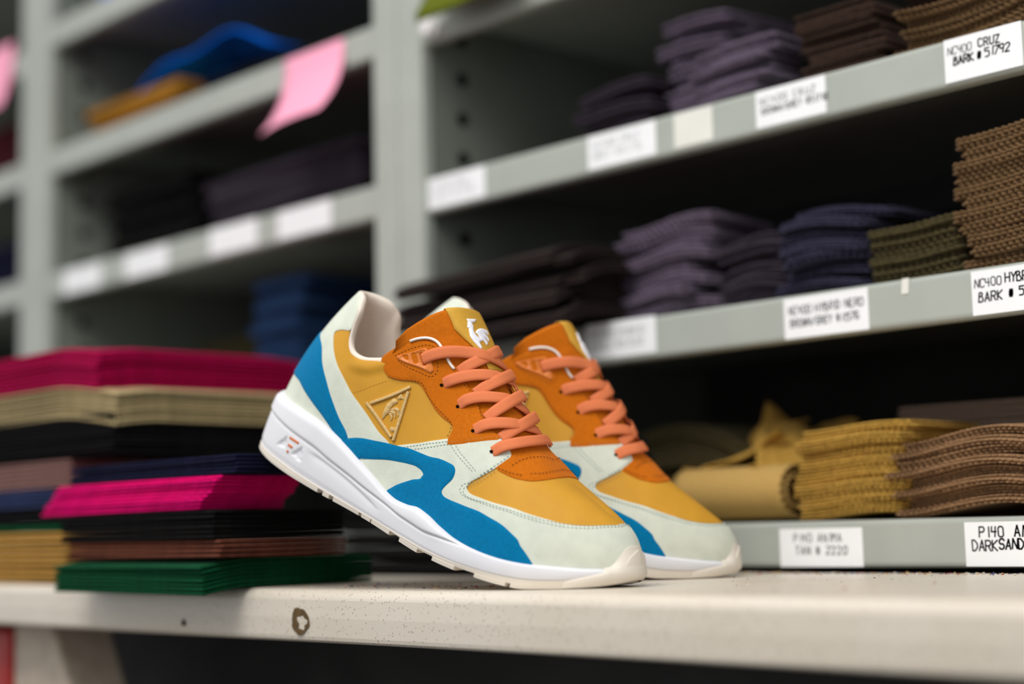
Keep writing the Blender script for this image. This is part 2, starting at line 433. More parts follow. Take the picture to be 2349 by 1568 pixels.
SHOE = json.loads('''{"heel_panel":[[0,0.0],[0,0.3],[0,0.6],[0,0.82],[0,0.965],[0.03,0.975],[0.07,0.965],[0.1048,0.914],[0.1418,0.8253],[0.1606,0.7006],[0.1632,
0.6618],[0.1339,0.6307],[0.1147,0.5886],[0.1281,0.5362],[0.1758,0.4171],[0.2202,0.3369],[0.2691,0.2529],[0.3121,0.2048],[0.3476,0.1743],
[0.3835,0.1569],[0.4037,0.1285],[0.4237,0.0],[0.3646,0.0],[0.3055,0.0],[0.2464,0.0],[0.1873,0.0],[0.1282,0.0],[0.0691,0.0],[0.01,0.0]],
"quarter_panel":[[0.091,0.5865,1],[0.1161,0.6528],[0.1564,0.6826,1],[0.1822,0.5758],[0.2038,0.5182],[0.2256,0.504],[0.2554,0.5114],[0.2824,
0.5122],[0.2965,0.5037,1],[0.3567,0.497],[0.4346,0.4962],[0.5017,0.4535],[0.5286,0.3693],[0.451,0.2209],[0.3931,0.1412],[0.3511,0.16],[0.3084,
0.1821],[0.2651,0.2302],[0.2177,0.3022],[0.1737,0.3807],[0.127,0.4933]],"heel_stripe":[[0,0.26],[0,0.42],[0,0.505],[0.015,0.51],[0.0312,
0.5062],[0.1032,0.4492],[0.1417,0.3547],[0.1775,0.2715],[0.2093,0.1923],[0.245,0.1175],[0.284,0.0563],[0.2851,0.0199],[0.2643,0.0121],[0.228,
0.0413],[0.1816,0.0858],[0.1392,0.1264],[0.0898,0.1688],[0.0281,0.1812],[0.02,0.24]],"side_stripe":[[0.2656,0.0196,1],[0.3098,0.0965],[0.3547,
0.1403],[0.3983,0.1712],[0.4433,0.2143],[0.495,0.2384],[0.5341,0.2683],[0.5496,0.2772],[0.5583,0.2655],[0.5604,0.2303],[0.5504,0.17],[0.5484,
0.1471],[0.556,0.1376],[0.5765,0.1506],[0.6105,0.1819],[0.6538,0.2197],[0.6833,0.2278],[0.7111,0.2261],[0.7352,0.2089],[0.7541,0.1854],[0.7622,
0.1567],[0.7812,0.1075],[0.8027,0.0335,1],[0.8008,0.0],[0.7462,0.0],[0.6915,0.0],[0.6368,0.0],[0.5821,0.0],[0.5274,0.0],[0.4727,0.0],[0.418,
0.0],[0.4194,0.0215,1],[0.4409,0.0719],[0.4693,0.1174],[0.4856,0.1348],[0.4887,0.1546],[0.4778,0.1667],[0.455,0.1654],[0.4169,0.1309],[0.3767,
0.0865],[0.3308,0.0284,1],[0.3308,0.0],[0.3224,0.0],[0.314,0.0],[0.3056,0.0],[0.2972,0.0],[0.2888,0.0],[0.2803,0.0],[0.2719,0.0]],
"toe_panel":[[0.3746,0.1396,1],[0.4002,0.1736],[0.454,0.2631],[0.5302,0.3927],[0.577,0.5269],[0.5995,0.6081],[0.6148,0.647],[0.6268,0.657],
[0.6447,0.6452],[0.652,0.6311],[0.652,0.6004],[0.6367,0.4653],[0.6164,0.3566],[0.6016,0.2921],[0.5996,0.2583],[0.6111,0.2514],[0.6392,0.2785],
[0.6921,0.3315],[0.7427,0.3734],[0.7908,0.4055],[0.8258,0.4274],[0.861,0.4705],[0.9122,0.5776],[0.9891,0.7504],[1,0.7],[1,0.4],[1,0.2],[1.0,
0.0],[0.905,0.0],[0.8101,0.0],[0.7151,0.0],[0.6201,0.0],[0.5252,0.0],[0.4302,0.0],[0.3352,0.0]],"vamp":[[0.6411,0.5337],[0.6096,0.3677],
[0.5896,0.2555],[0.5951,0.223],[0.6434,0.2516],[0.7243,0.3228],[0.7995,0.3692],[0.8615,0.4236],[0.9311,0.5587],[0.985,0.62],[1,0.64],[1,0.8],
[1,1],[0.97,1],[0.9455,1],[0.9209,1],[0.8964,1],[0.8718,1],[0.8473,1],[0.8227,1],[0.7982,1],[0.7736,1],[0.7491,1],[0.7245,1],[0.7,1]],
"lace_base":[[0.5896,0.5042],[0.6382,0.4764],[0.6677,0.5085],[0.6963,0.5454],[0.7219,0.6013],[0.7494,0.7282],[0.7672,0.8535],[0.7765,0.95],
[0.7775,1.0],[0.755,1.0],[0.7357,1.0],[0.7164,1.0],[0.6971,1.0],[0.6779,1.0],[0.6586,1.0],[0.6393,1.0],[0.62,1.0],[0.6228,0.7783]],
"eyestay":[[0.2845,0.5315],[0.2985,0.4729],[0.3156,0.438],[0.3432,0.436],[0.3702,0.4437],[0.3875,0.4428],[0.412,0.4217],[0.4394,0.4098],[0.471,
0.4066],[0.4939,0.41],[0.5057,0.3976],[0.5055,0.3473],[0.5112,0.3197],[0.5578,0.4248],[0.6063,0.5875],[0.6109,0.6299],[0.584,0.5954],[0.5531,
0.5911],[0.5271,0.6134],[0.5015,0.6277],[0.4708,0.6423],[0.4412,0.6593],[0.4152,0.6644],[0.3955,0.6868],[0.3779,0.7046],[0.3552,0.7144],
[0.3316,0.6818],[0.3095,0.6333],[0.2912,0.5756]],"eyelet_plate":[[0.3169,0.56],[0.3436,0.6076],[0.3692,0.6501],[0.3785,0.631],[0.3947,0.5719],
[0.4077,0.5338],[0.4059,0.5156],[0.3968,0.5111],[0.3616,0.5254],[0.3272,0.5429]],"tongue_throat":[[0.3888,0.6581],[0.4462,0.6102],[0.4918,
0.5898],[0.526,0.5744],[0.5529,0.5393],[0.5927,0.5472],[0.6575,0.5921],[0.72,1.0],[0.698,1.0],[0.676,1.0],[0.654,1.0],[0.632,1.0],[0.61,
1.0],[0.588,1.0],[0.566,1.0],[0.544,1.0],[0.522,1.0],[0.5,1.0],[0.478,1.0],[0.456,1.0],[0.434,1.0],[0.412,1.0],[0.39,1.0]],
"shield":[[0.964,0.1115],[0.9671,0.2221],[0.9824,0.3076],[1,0.36],[1,0.2],[1,0.12],[0.9924,0.1001]],"plate_holes":[[[0.3285,0.5738],[0.3396,
0.5876],[0.3462,0.554]],[[0.3462,0.6001],[0.3535,0.6104],[0.3691,0.5476],[0.3616,0.5409]],[[0.3624,0.6082],[0.3685,0.6172],[0.3878,0.5461],
[0.3828,0.5352]]],"eyelets":[[0.4362,0.5147],[0.4907,0.5018],[0.5493,0.4831],[0.6109,0.5126]],"stitch":{"mint":[[[0.6344,0.46],[0.6164,0.357],
[0.601,0.2894],[0.5887,0.2522],[0.5874,0.2253],[0.5958,0.217],[0.6155,0.2294],[0.658,0.2733],[0.697,0.3058],[0.7475,0.3415],[0.7944,0.3727],
[0.8395,0.4126],[0.8856,0.4865],[0.9266,0.5862],[1.0,0.7312]],[[0.6415,0.4635],[0.6237,0.36],[0.6077,0.2938],[0.5962,0.2514],[0.5965,0.2336],
[0.6045,0.2271],[0.6235,0.2414],[0.6643,0.2892],[0.7003,0.3192],[0.7502,0.3599],[0.7968,0.397],[0.8377,0.438],[0.8849,0.5117],[0.9274,0.6117],
[1.0,0.7562]],[[0.5222,0.3335],[0.5437,0.3284],[0.5669,0.332],[0.5982,0.3424]],[[0.5294,0.3536],[0.549,0.3484],[0.5764,0.3527],[0.6054,
0.3587]],[[0.4157,0.1867],[0.4564,0.2564],[0.5182,0.3515],[0.5575,0.4473],[0.6027,0.6013],[0.6174,0.6365]],[[0.4416,0.2174],[0.4857,0.2818],
[0.5219,0.3405]],[[0.6151,0.361],[0.6273,0.4285],[0.6432,0.544],[0.6511,0.6374]]],"suede":[[[0.3168,0.4307],[0.3496,0.434],[0.3778,0.4488],
[0.3987,0.447],[0.4189,0.4227],[0.4518,0.4203],[0.4786,0.4196],[0.498,0.4103],[0.5035,0.3719],[0.5016,0.3397]],[[0.312,0.5618],[0.3391,0.6319],
[0.3686,0.6734],[0.3894,0.6564],[0.414,0.5531],[0.4127,0.5144],[0.3981,0.4922],[0.3459,0.5185],[0.3173,0.5479]],[[0.4763,0.6238],[0.5031,
0.6239],[0.5288,0.6102],[0.5562,0.5793],[0.5861,0.5905]],[[0.666,0.5792],[0.6781,0.6912],[0.7012,0.8367],[0.725,1.0]],[[0.7102,0.63],[0.734,
0.736],[0.7527,0.9081],[0.7562,1.0]],[[0.6427,0.4879],[0.6749,0.5404],[0.7039,0.5929]]],"tan":[[[0.248,0.2752],[0.2699,0.3141],[0.2926,0.3615],
[0.3204,0.4127]]]},"bars":[[[0.3037,0.2711],[0.3748,0.4143]],[[0.2949,0.2626],[0.3795,0.1845]],[[0.3748,0.3905],[0.387,0.178]]],
"rooster":[[[0.3491,0.3396],[0.358,0.3399],[0.3621,0.3306],[0.355,0.3115],[0.3514,0.2923],[0.3534,0.2761],[0.3482,0.2566],[0.3436,0.2294],
[0.3405,0.2549],[0.3395,0.2814],[0.3409,0.3044],[0.346,0.3246]],[[0.3569,0.3453],[0.3593,0.3624],[0.3619,0.3715],[0.3669,0.3611],[0.3736,
0.3503],[0.366,0.3513],[0.3632,0.3434]],[[0.3518,0.2836],[0.3598,0.3032],[0.3703,0.3039],[0.376,0.2856],[0.3754,0.271],[0.3699,0.2893],[0.3623,
0.2921]],[[0.3515,0.2774],[0.36,0.2885],[0.3682,0.2793],[0.3711,0.2602],[0.3648,0.2709],[0.3566,0.2758]],[[0.3684,0.2113],[0.3712,0.2226],
[0.3762,0.2207],[0.3789,0.2276],[0.3826,0.2184],[0.3784,0.2067],[0.373,0.2047]],[[0.3513,0.2713],[0.3579,0.274],[0.3644,0.2592],[0.3646,
0.2406],[0.3599,0.2582]]],"piping":[[0.3312,0.6852],[0.3396,0.7058],[0.352,0.7249],[0.3655,0.7308],[0.3809,0.7185],[0.3959,0.691],[0.4084,
0.6636],[0.4249,0.6413],[0.4352,0.6375],[0.444,0.6418]],"laces":{"H0":[[4.534,2.919,9.263,0.119,0.986,0.115],[5.308,3.022,9.935,0.147,0.977,
0.154],[6.248,2.788,10.55,0.315,0.919,0.237],[7.16,2.077,10.944,0.325,0.873,0.364],[8.021,1.266,11.186,0.576,0.388,0.72],[8.411,0.034,
11.02,0.631,0.004,0.776],[8.552,-1.18,10.624,0.479,-0.424,0.769]],"D1":[[7.253,2.299,9.503,0.209,0.93,0.302],[7.621,2.176,10.126,0.289,
0.865,0.411],[8.042,1.685,10.787,0.464,0.708,0.533],[8.035,0.123,11.44,0.611,0.013,0.791],[7.444,-1.464,11.484,0.504,-0.39,0.771],[7.65,
-1.356,11.151,0.482,-0.428,0.764]],"H1":[[6.685,2.662,8.381,0.162,0.97,0.179],[7.203,2.743,8.894,0.149,0.959,0.242],[8.029,2.461,9.558,
0.225,0.899,0.375],[8.963,1.746,10.105,0.393,0.683,0.616],[9.568,0.54,10.249,0.54,0.071,0.839],[9.761,-1.026,9.888,0.502,-0.367,0.784],
[10.211,-1.034,9.511,0.458,-0.386,0.8]],"D2":[[9.019,2.252,8.678,0.192,0.891,0.411],[9.404,1.978,9.364,0.331,0.767,0.549],[9.773,1.076,
10.134,0.515,0.35,0.783],[9.425,-0.865,10.507,0.54,-0.22,0.812],[9.35,-1.16,10.315,0.517,-0.396,0.759],[9.547,-1.073,9.962,0.511,-0.396,
0.763]],"H2":[[8.437,2.685,7.574,0.057,0.964,0.259],[8.864,2.756,8.148,0.1,0.939,0.328],[9.565,2.501,8.682,0.212,0.866,0.453],[10.399,1.921,
9.067,0.32,0.693,0.646],[10.991,1.128,9.22,0.486,0.371,0.791],[11.56,0.107,8.928,0.584,-0.023,0.811],[11.76,-0.794,8.609,0.564,-0.207,
0.799]],"D3":[[10.675,2.504,7.562,0.144,0.876,0.46],[10.988,2.182,8.316,0.287,0.751,0.595],[11.245,1.352,9.118,0.484,0.427,0.764],[11.035,
-0.252,9.606,0.524,-0.008,0.852],[10.716,-1.145,9.48,0.465,-0.38,0.8],[10.913,-1.174,9.096,0.472,-0.412,0.78]],"H3":[[10.395,2.917,6.601,
0.02,0.944,0.331],[10.931,2.914,7.222,0.116,0.897,0.426],[11.631,2.581,7.702,0.264,0.785,0.56],[12.399,1.793,8.032,0.456,0.504,0.733],
[12.87,0.595,8.049,0.573,0.083,0.815],[13.013,-0.57,7.852,0.551,-0.073,0.831],[13.039,-1.455,7.504,0.468,-0.368,0.803]],"D4":[[12.306,2.543,
6.872,0.229,0.793,0.565],[12.618,1.958,7.642,0.417,0.555,0.72],[12.73,0.887,8.267,0.573,0.174,0.801],[12.318,-0.919,8.621,0.571,-0.205,
0.795],[12.052,-1.443,8.469,0.496,-0.414,0.763],[12.239,-1.498,8.052,0.49,-0.438,0.753]],"H4":[[12.409,3.065,5.912,0.084,0.895,0.437],[12.91,
2.969,6.576,0.191,0.802,0.566],[13.603,2.235,7.19,0.377,0.54,0.753],[13.952,0.586,7.576,0.464,0.056,0.884],[13.536,-1.667,7.432,0.457,
-0.378,0.806],[13.727,-1.656,7.086,0.429,-0.385,0.817]]},"tri":[[[-4.1,3.01,-1.04],[-3.39,3.17,-0.08],[-3.14,3.22,-0.84]],[[-2.4,3.33,-0.96],
[-1.66,3.4,-0.13],[-1.35,3.43,-1.16]]],"obars":[[[-3.07,3.23,-0.01],[-2.09,3.36,-0.02]],[[-2.96,3.26,-0.52],[-2.5,3.32,-0.54]],[[-2.86,3.28,
-0.94],[-2.73,3.3,-1.0]]],"pocket":[[-0.86,3.45,-0.17],[0.3,3.45,-0.23],[1.48,3.45,-0.35],[2.67,3.45,-0.51],[3.89,3.45,-0.74],[5.1,3.45,
-1.01],[5.89,3.5,-1.21]],"lug_px":[[-6.26,0.84],[1.35,1.93],[2.33,4.72],[4.99,5.81],[5.94,7.71],[8.72,10.5],[11.95,13.94],[15.56,17.81]],
"label_rooster":[[[0.3424,0.8246],[0.2426,0.8234],[0.0243,0.8305],[0.0879,0.7926],[0.2674,0.7666],[0.3481,0.7825]],[[0.3647,0.7772],[0.2735,
0.7786],[0.2639,0.7213],[0.3434,0.6611],[0.3483,0.6115],[0.2755,0.5776],[0.2737,0.5505],[0.3864,0.5295],[0.4334,0.4716],[0.5072,0.4634],
[0.5264,0.4988],[0.5369,0.5532],[0.5154,0.6088],[0.4641,0.6633],[0.422,0.7029],[0.4489,0.7101],[0.4069,0.7363]],[[0.3044,0.6472],[0.101,0.694],
[-0.1013,0.7044],[-0.2504,0.6868],[-0.2343,0.6337],[-0.1455,0.6474],[-0.0662,0.6433],[-0.1478,0.5998],[-0.1037,0.5556],[-0.0226,0.5842],[0.0498,
0.5842],[0.0017,0.538],[0.0991,0.5087],[0.1609,0.5425],[0.2573,0.5576],[0.2598,0.5848],[0.2635,0.6197]]],"label_edge":[[0.6237,0.9621],[0.6128,
0.7556],[0.7378,0.522],[-0.4167,1.0],[-0.5333,0.5167]],"collar":[[0,0.965],[0.035,0.968],[0.075,0.955],[0.1048,0.914],[0.1418,0.8253],[0.1606,
0.7006],[0.1822,0.5758],[0.2038,0.5182],[0.2256,0.504],[0.2554,0.5114],[0.2898,0.5184],[0.3112,0.5179]],"sock":[[0,0.0],[0,0.5],[0,0.965],
[0.035,0.968],[0.075,0.955],[0.1048,0.914],[0.1418,0.8253],[0.1606,0.7006],[0.1822,0.5758],[0.2038,0.5182],[0.2256,0.504],[0.2554,0.5114],
[0.2898,0.5184],[0.3112,0.5179],[0.3173,0.5132],[0.3981,0.6688],[0.4434,0.65],[0.5031,0.6217],[0.5559,0.5822],[0.6383,0.6013],[0.66,1.0],
[0.6978,1.0],[0.7356,1.0],[0.7733,1.0],[0.8111,1.0],[0.8489,1.0],[0.8867,1.0],[0.9244,1.0],[0.9622,1.0],[1.0,1.0],[1,0.6],[1,0.3],[1.0,
0.0],[0.8571,0.0],[0.7143,0.0],[0.5714,0.0],[0.4286,0.0],[0.2857,0.0],[0.1429,0.0],[0.0,0.0]]}''')
# ------------------------------------------------------------------ sneaker materials
SU, SV = 37.0, 11.0
mint = material('mint_suede', (209, 213, 197), rough=0.95, var=0.06, nscale=90, bump=0.25, bscale=1500, sheen=0.25, spec=0.1)
blue = material('blue_suede', (0, 113, 160), rough=0.95, var=0.10, nscale=500, bump=0.4, bscale=2200, sheen=0.35, spec=0.1)
orange = material('orange_suede', (196, 104, 16), rough=0.95, var=0.08, nscale=500, bump=0.35, bscale=2200, sheen=0.3, spec=0.1)
mustard = material('mustard_nylon', (203, 147, 44), rough=0.6, var=0.05, nscale=60, bump=0.12, bscale=2500, sheen=0.1, spec=0.25)
mustard_w = material('mustard_label', (206, 156, 54), rough=0.65, var=0.05, nscale=400, bump=0.15, bscale=2500)
white_eva = material('white_foam', (222, 221, 224), rough=0.55, var=0.015, nscale=30, spec=0.35)
cream = material('cream_rubber', (226, 217, 203), rough=0.5, var=0.03, nscale=40, bump=0.05, bscale=900)
lace_m = weave_material('lace_cotton', (218, 122, 78), scale=2.9, bump=0.12)
tan_thread = material('tan_thread', (214, 178, 116), rough=0.6, var=0.15, nscale=700, bump=0.5, bscale=1800)
white_thread = material('white_thread', (244, 243, 250), rough=0.55, var=0.04, nscale=700, bump=0.3, bscale=1500)
plastic_o = material('orange_plastic', (214, 122, 52), rough=0.4, var=0.03, nscale=60)
orange_p = material('orange_mark', (206, 116, 66), rough=0.5)
lining = material('beige_lining', (234, 221, 205), rough=0.9, var=0.04, nscale=120, bump=0.2, bscale=1500)
piping_m = material('offwhite_piping', (240, 232, 220), rough=0.6)
st_green = material('grey_green_thread', (126, 150, 142), rough=0.8)
st_brown = material('brown_thread', (96, 52, 14), rough=0.8)
st_tan = material('ochre_thread', (150, 100, 30), rough=0.8)
hole_m = material('eyelet_dark', (30, 16, 8), rough=1.0, spec=0.0)
KL = np.array([19.5, 0.0, -0.5])

def sm(P):
    return (np.asarray(P, float) - KL) * 0.01

def pip(poly, pts):
    x, y = pts[:, 0], pts[:, 1]; inside = np.zeros(len(pts), bool)
    n = len(poly); j = n - 1
    for i in range(n):
        xi, yi = poly[i]; xj, yj = poly[j]
        c = ((yi > y) != (yj > y)) & (x < (xj - xi) * (y - yi) / (yj - yi + 1e-12) + xi)
        inside ^= c; j = i
    return inside

def smooth_outline(o, step=0.25):
    P = [(p[0] * SU, p[1] * SV) for p in o]
    cor = [len(p) > 2 for p in o]
    Q = np.array(catmull(P, True, step=step, corners=cor))
    Q[:, 0] = np.clip(Q[:, 0], 0, SU); Q[:, 1] = np.clip(Q[:, 1], 0, SV)
    keep = [0]
    for i in range(1, len(Q)):
        if np.hypot(*(Q[i] - Q[keep[-1]])) > 0.03: keep.append(i)
    if np.hypot(*(Q[keep[-1]] - Q[keep[0]])) < 0.03: keep.pop()
    return Q[keep]

def fill(poly, holes, sp, inset=0.1):
    poly = np.asarray(poly); n = len(poly)
    rings = [poly] + [np.asarray(h) for h in holes]
    allb = np.vstack(rings)
    mn, mx = poly.min(0), poly.max(0)
    gx, gy = np.meshgrid(np.arange(mn[0], mx[0], sp), np.arange(mn[1], mx[1], sp))
    G = np.stack([gx.ravel(), gy.ravel()], 1)
    if len(G):
        G = G[pip(poly, G)]
    for h in holes:
        if len(G): G = G[~pip(h, G)]
    nx = np.roll(poly, -1, 0) - np.roll(poly, 1, 0)
    nn = np.stack([-nx[:, 1], nx[:, 0]], 1); nn /= np.linalg.norm(nn, axis=1, keepdims=True) + 1e-9
    area = 0.5 * np.sum(poly[:, 0] * np.roll(poly[:, 1], -1) - np.roll(poly[:, 0], -1) * poly[:, 1])
    I = poly + nn * inset * (1 if area > 0 else -1)
    I = I[pip(poly, I)]
    def far(A, d):
        if not len(A): return A
        D = np.sqrt(((A[:, None, :] - allb[None]) ** 2).sum(-1)).min(1)
        return A[D > d]
    I = far(I, inset * 0.7); G = far(G, inset * 1.8)
    pts = np.vstack([allb, I, G]) if len(G) else np.vstack([allb, I])
    edges = []; k = 0
    for r_ in rings:
        m = len(r_); edges += [(k + i, k + (i + 1) % m) for i in range(m)]; k += m
    res = delaunay_2d_cdt([Vector((float(a), float(c))) for a, c in pts], edges, [], 0, 1e-5)
    Vv = np.array([(p.x, p.y) for p in res[0]]); T = np.array([tuple(f) for f in res[2]])
    C = Vv[T].mean(1); ok = pip(poly, C)
    for h in holes: ok &= ~pip(h, C)
    T = T[ok]
    e1_ = Vv[T[:, 1]] - Vv[T[:, 0]]; e2_ = Vv[T[:, 2]] - Vv[T[:, 0]]
    ccw = e1_[:, 0] * e2_[:, 1] - e1_[:, 1] * e2_[:, 0] > 0
    T[~ccw] = T[~ccw][:, ::-1]
    return Vv, T

def boundary(T):
    cnt = {}
    for t in T:
        for i in range(3):
            a, c = int(t[i]), int(t[(i + 1) % 3])
            cnt[(a, c)] = 1
    return [e for e in cnt if (e[1], e[0]) not in cnt]

def patch(outline, h, sides=(1,), holes=(), edge=0.72, skirt=-0.15, sp=0.4, fn=None, puff=None):
    """a piece of material lying on the last; returns vertices (cm) and faces"""
    poly = smooth_outline(outline)
    hl = [smooth_outline(q, 0.15) for q in holes]
    Vv, T = fill(poly, hl, sp)
    be = boundary(T)
    seam = lambda i: Vv[i, 0] < 0.02 or Vv[i, 0] > SU - 0.02 or Vv[i, 1] > SV - 0.02
    bnd = set(i for e in be for i in e)
    hh = np.full(len(Vv), h)
    for i in bnd:
        if not seam(i): hh[i] = h * edge
    if puff: hh = hh + puff(Vv)
    AV = []; AF = []
    for s in sides:
        P = S(Vv[:, 0] / SU, Vv[:, 1] / SV, s); N_ = Nrm(Vv[:, 0] / SU, Vv[:, 1] / SV, s)
        base = P + N_ * hh[:, None]
        k = len(AV); AV += list(base)
        AF += [tuple(int(i) + k for i in (t[::-1] if s == 1 else t)) for t in T]
        m = {}; m2 = {}
        for i in bnd:
            m[i] = len(AV); AV.append(P[i] + N_[i] * skirt)
            m2[i] = len(AV); AV.append(base[i])
        for a, c in be:
            if seam(a) and seam(c): continue
            q = (m2[a], m2[c], m[c], m[a])
            AF.append(q if s == 1 else q[::-1])
    return AV, AF

def part(name, VF, mat, parent, smooth=True, uvs=None):
    return link(name, mesh(name, sm(VF[0]), VF[1], mat, smooth, uvs), parent)

def band(P, N_, width, thick, n_step=None):
    """flat lace following points with surface normals"""
    PN = catmull([list(p) + list(q) for p, q in zip(P, N_)], n=7)
    A = np.array(PN); P = A[:, :3]; N_ = A[:, 3:]
    V = []; F = []; UV = []
    w, t = width / 2, thick / 2
    sec = [(-w, -t * .2), (-w * .86, t * .8), (-w * .4, t), (w * .4, t), (w * .86, t * .8), (w, -t * .2), (w * .8, -t), (-w * .8, -t)]
    L = 0
    for i in range(len(P)):
        d = P[min(i + 1, len(P) - 1)] - P[max(i - 1, 0)]; d /= np.linalg.norm(d)
        n_ = N_[i] - d * (N_[i] @ d); n_ /= np.linalg.norm(n_); b_ = np.cross(n_, d)
        if i: L += np.linalg.norm(P[i] - P[i - 1])
        for a, c in sec:
            V.append(P[i] + b_ * a + n_ * c); UV.append((L, a))
    m = len(sec)
    for i in range(len(P) - 1):
        for k in range(m):
            F.append((i * m + k, i * m + (k + 1) % m, (i + 1) * m + (k + 1) % m, (i + 1) * m + k))
    F.append(tuple(range(m))[::-1]); F.append(tuple(range((len(P) - 1) * m, len(P) * m)))
    return V, F, UV

def strip_pts(line, s, h, step=0.3):
    Q = np.array(catmull([(p[0] * SU, p[1] * SV) for p in line], False, step=step))
    b_ = np.clip(Q[:, 0] / SU, 0, 1); v_ = np.clip(Q[:, 1] / SV, 0, 1)
    N_ = Nrm(b_, v_, s)
    return S(b_, v_, s) + N_ * h, N_

def build_sneaker(root):
    D = SHOE
    # ---- foam midsole
    b_, px_, py_ = plan(XH, XT, 0.0, 281)
    nxy = np.stack([-np.gradient(py_), np.gradient(px_)], 1); nxy /= np.linalg.norm(nxy, axis=1, keepdims=True)
    nxy[0] = (-1, 0); nxy[-1] = (1, 0)
    zg = pchip([-7.4, -6.4, -4.9, -3.2, -1, .8, 2.8, 4.8, 6.6, 8.4, 10.2, 11.8, 13.8, 16], [.66, .65, .59, .47, .36, .07, -.18, -.47, -.64, -.8, -.78, -.52, -.13, .3])
    pk = np.array(D['pocket'])
    zp = pchip(pk[:, 0], pk[:, 2])
    rows = np.linspace(0, 1, 44)
    def wall_off(x, z, t, zt):
        g = zg(x); o = 0.06 + 0.10 * np.sin(np.pi * np.clip(t, 0, 1)) ** 0.7
        fade = np.clip((15.5 - x) / 3.0, 0, 1)
        o += fade * 0.12 / (1 + np.exp(-(z - g) / 0.06))
        o -= fade * 0.09 * np.exp(-((z - g + 0.05) / 0.09) ** 2)
        f2 = np.clip((x + 1.2) / 1.0, 0, 1) * np.clip((6.4 - x) / 1.2, 0, 1)
        zpp = zp(x)
        o -= f2 * 0.15 * np.exp(-np.clip((zpp - z) / 0.5, 0, None) * 1.6) / (1 + np.exp((z - zpp) / 0.05))
        o += 0.10 * np.exp(-((x - 10.2) / 2.2) ** 2) * np.exp(-((t - .75) / .25) ** 2)
        for tr in D['tri']:
            q = [(p[0], p[2]) for p in tr]
            ins = pip(q, np.array([(x, z)]))[0]
            if ins: o -= 0.12
        o -= 0.30 * np.clip((t - 0.86) / 0.14, 0, 1) ** 2
        o -= 0.08 * np.clip((0.12 - t) / 0.12, 0, 1)
        return o
    V = []; F = []
    cols = []
    for s in (1, -1):
        rng = range(281) if s == 1 else range(279, 0, -1)
        for i in rng:
            x, y = px_[i], py_[i]; zo = ZOT(x) - 0.01; zt = ZMT(x)
            col = []
            for t in rows:
                z = zo + t * (zt - zo); o = wall_off(x, z, t, zt)
                col.append(len(V)); V.append((x + nxy[i, 0] * o, s * (y + nxy[i, 1] * o), z))
            for (o, dz) in ((-0.45, -0.06), (-0.9, -0.14)):
                yy = max(0.0, y + nxy[i, 1] * o)
                col.append(len(V)); V.append((x + nxy[i, 0] * o, s * yy, zt + dz))
            cols.append(col)
    n = len(cols); m = len(cols[0])
    for i in range(n):
        a, c = cols[i], cols[(i + 1) % n]
        for j in range(m - 1):
            F.append((a[j], a[j + 1], c[j + 1], c[j]))
    F.append(tuple(c[-1] for c in cols))
    mid = part('midsole', (V, F), white_eva, root)
    for bar in D['obars']:
        for s in (1, -1):
            p0, p1 = np.array(bar[0]), np.array(bar[1]); A = []
            for q in (p0, p1):
                yy = np.interp(q[0], px_[20:], py_[20:]) + 0.17
                A.append((q[0], s * yy, q[2]))
            V_, F_, _ = band(A, [(0, s, 0)] * 2, 0.17, 0.10)
            part('orange_mark', (V_, F_), orange_p, mid, smooth=False)
    # ---- rubber outsole, base layer and tread lugs
    V = []; F = []
    xs = np.r_[np.linspace(XH + .02, -6, 16), np.linspace(-5.8, 22, 70), np.linspace(22.1, XT - .02, 24)]
    def wid(x, o=0.12):
        return np.interp(x, px_, py_) + o
    def slab(x_arr, ztop, zbot, inset):
        V = []; F = []
        yy = np.array([-1, -.93, -.5, 0, .5, .93, 1.0])
        for x in x_arr:
            w = max(0.05, wid(x) - inset); zt, zb = ztop(x), zbot(x)
            for k, y in enumerate(yy):
                V.append((x, y * w, zt))
            for k, y in enumerate(yy):
                e = 0.05 if abs(y) == 1 else 0
                V.append((x, y * w * (.985 if abs(y) == 1 else 1), zb + e))
        m = len(yy); q = 2 * m
        for i in range(len(x_arr) - 1):
            a, c = i * q, (i + 1) * q
            for k in range(m - 1):
                F.append((a + k, c + k, c + k + 1, a + k + 1))
                F.append((a + m + k, a + m + k + 1, c + m + k + 1, c + m + k))
            F.append((a, a + m, c + m, c)); F.append((a + m - 1, c + m - 1, c + q - 1, a + q - 1))
        F.append(tuple(range(m)) + tuple(range(q - 1, m - 1, -1)))
        e = (len(x_arr) - 1) * q
        F.append(tuple(range(e + m - 1, e - 1, -1)) + tuple(range(e + m, e + q)))
        return V, F
    zmid = lambda x: np.minimum(ZOT(x) - 0.10, ZBT(x) + 0.26)
    out = part('outsole', slab(xs, lambda x: ZOT(x) + .02, zmid, 0.0), cream, root, smooth=False)
    lugs = [tuple(l) for l in D['lug_px']]
    lugs[0] = (XH + 0.3, lugs[0][1])
    lugs.append((18.15, 23.5))
    for (a, c) in lugs:
        k = max(4, int((c - a) / 0.35))
        part('tread_lug', slab(np.linspace(a, c, k), lambda x: zmid(x) + 0.06, ZBT, 0.01), cream, out, smooth=False)
    # ---- toe bumper
    vt = pchip([.925, .935, .948, .964, .979, 1.0], [0.0, .11, .24, .386, .435, .44])
    V = []; F = []; cols = []
    bcol = np.r_[np.linspace(.86, .925, 10), np.linspace(.93, .975, 14), np.linspace(.978, 1.0, 10)]
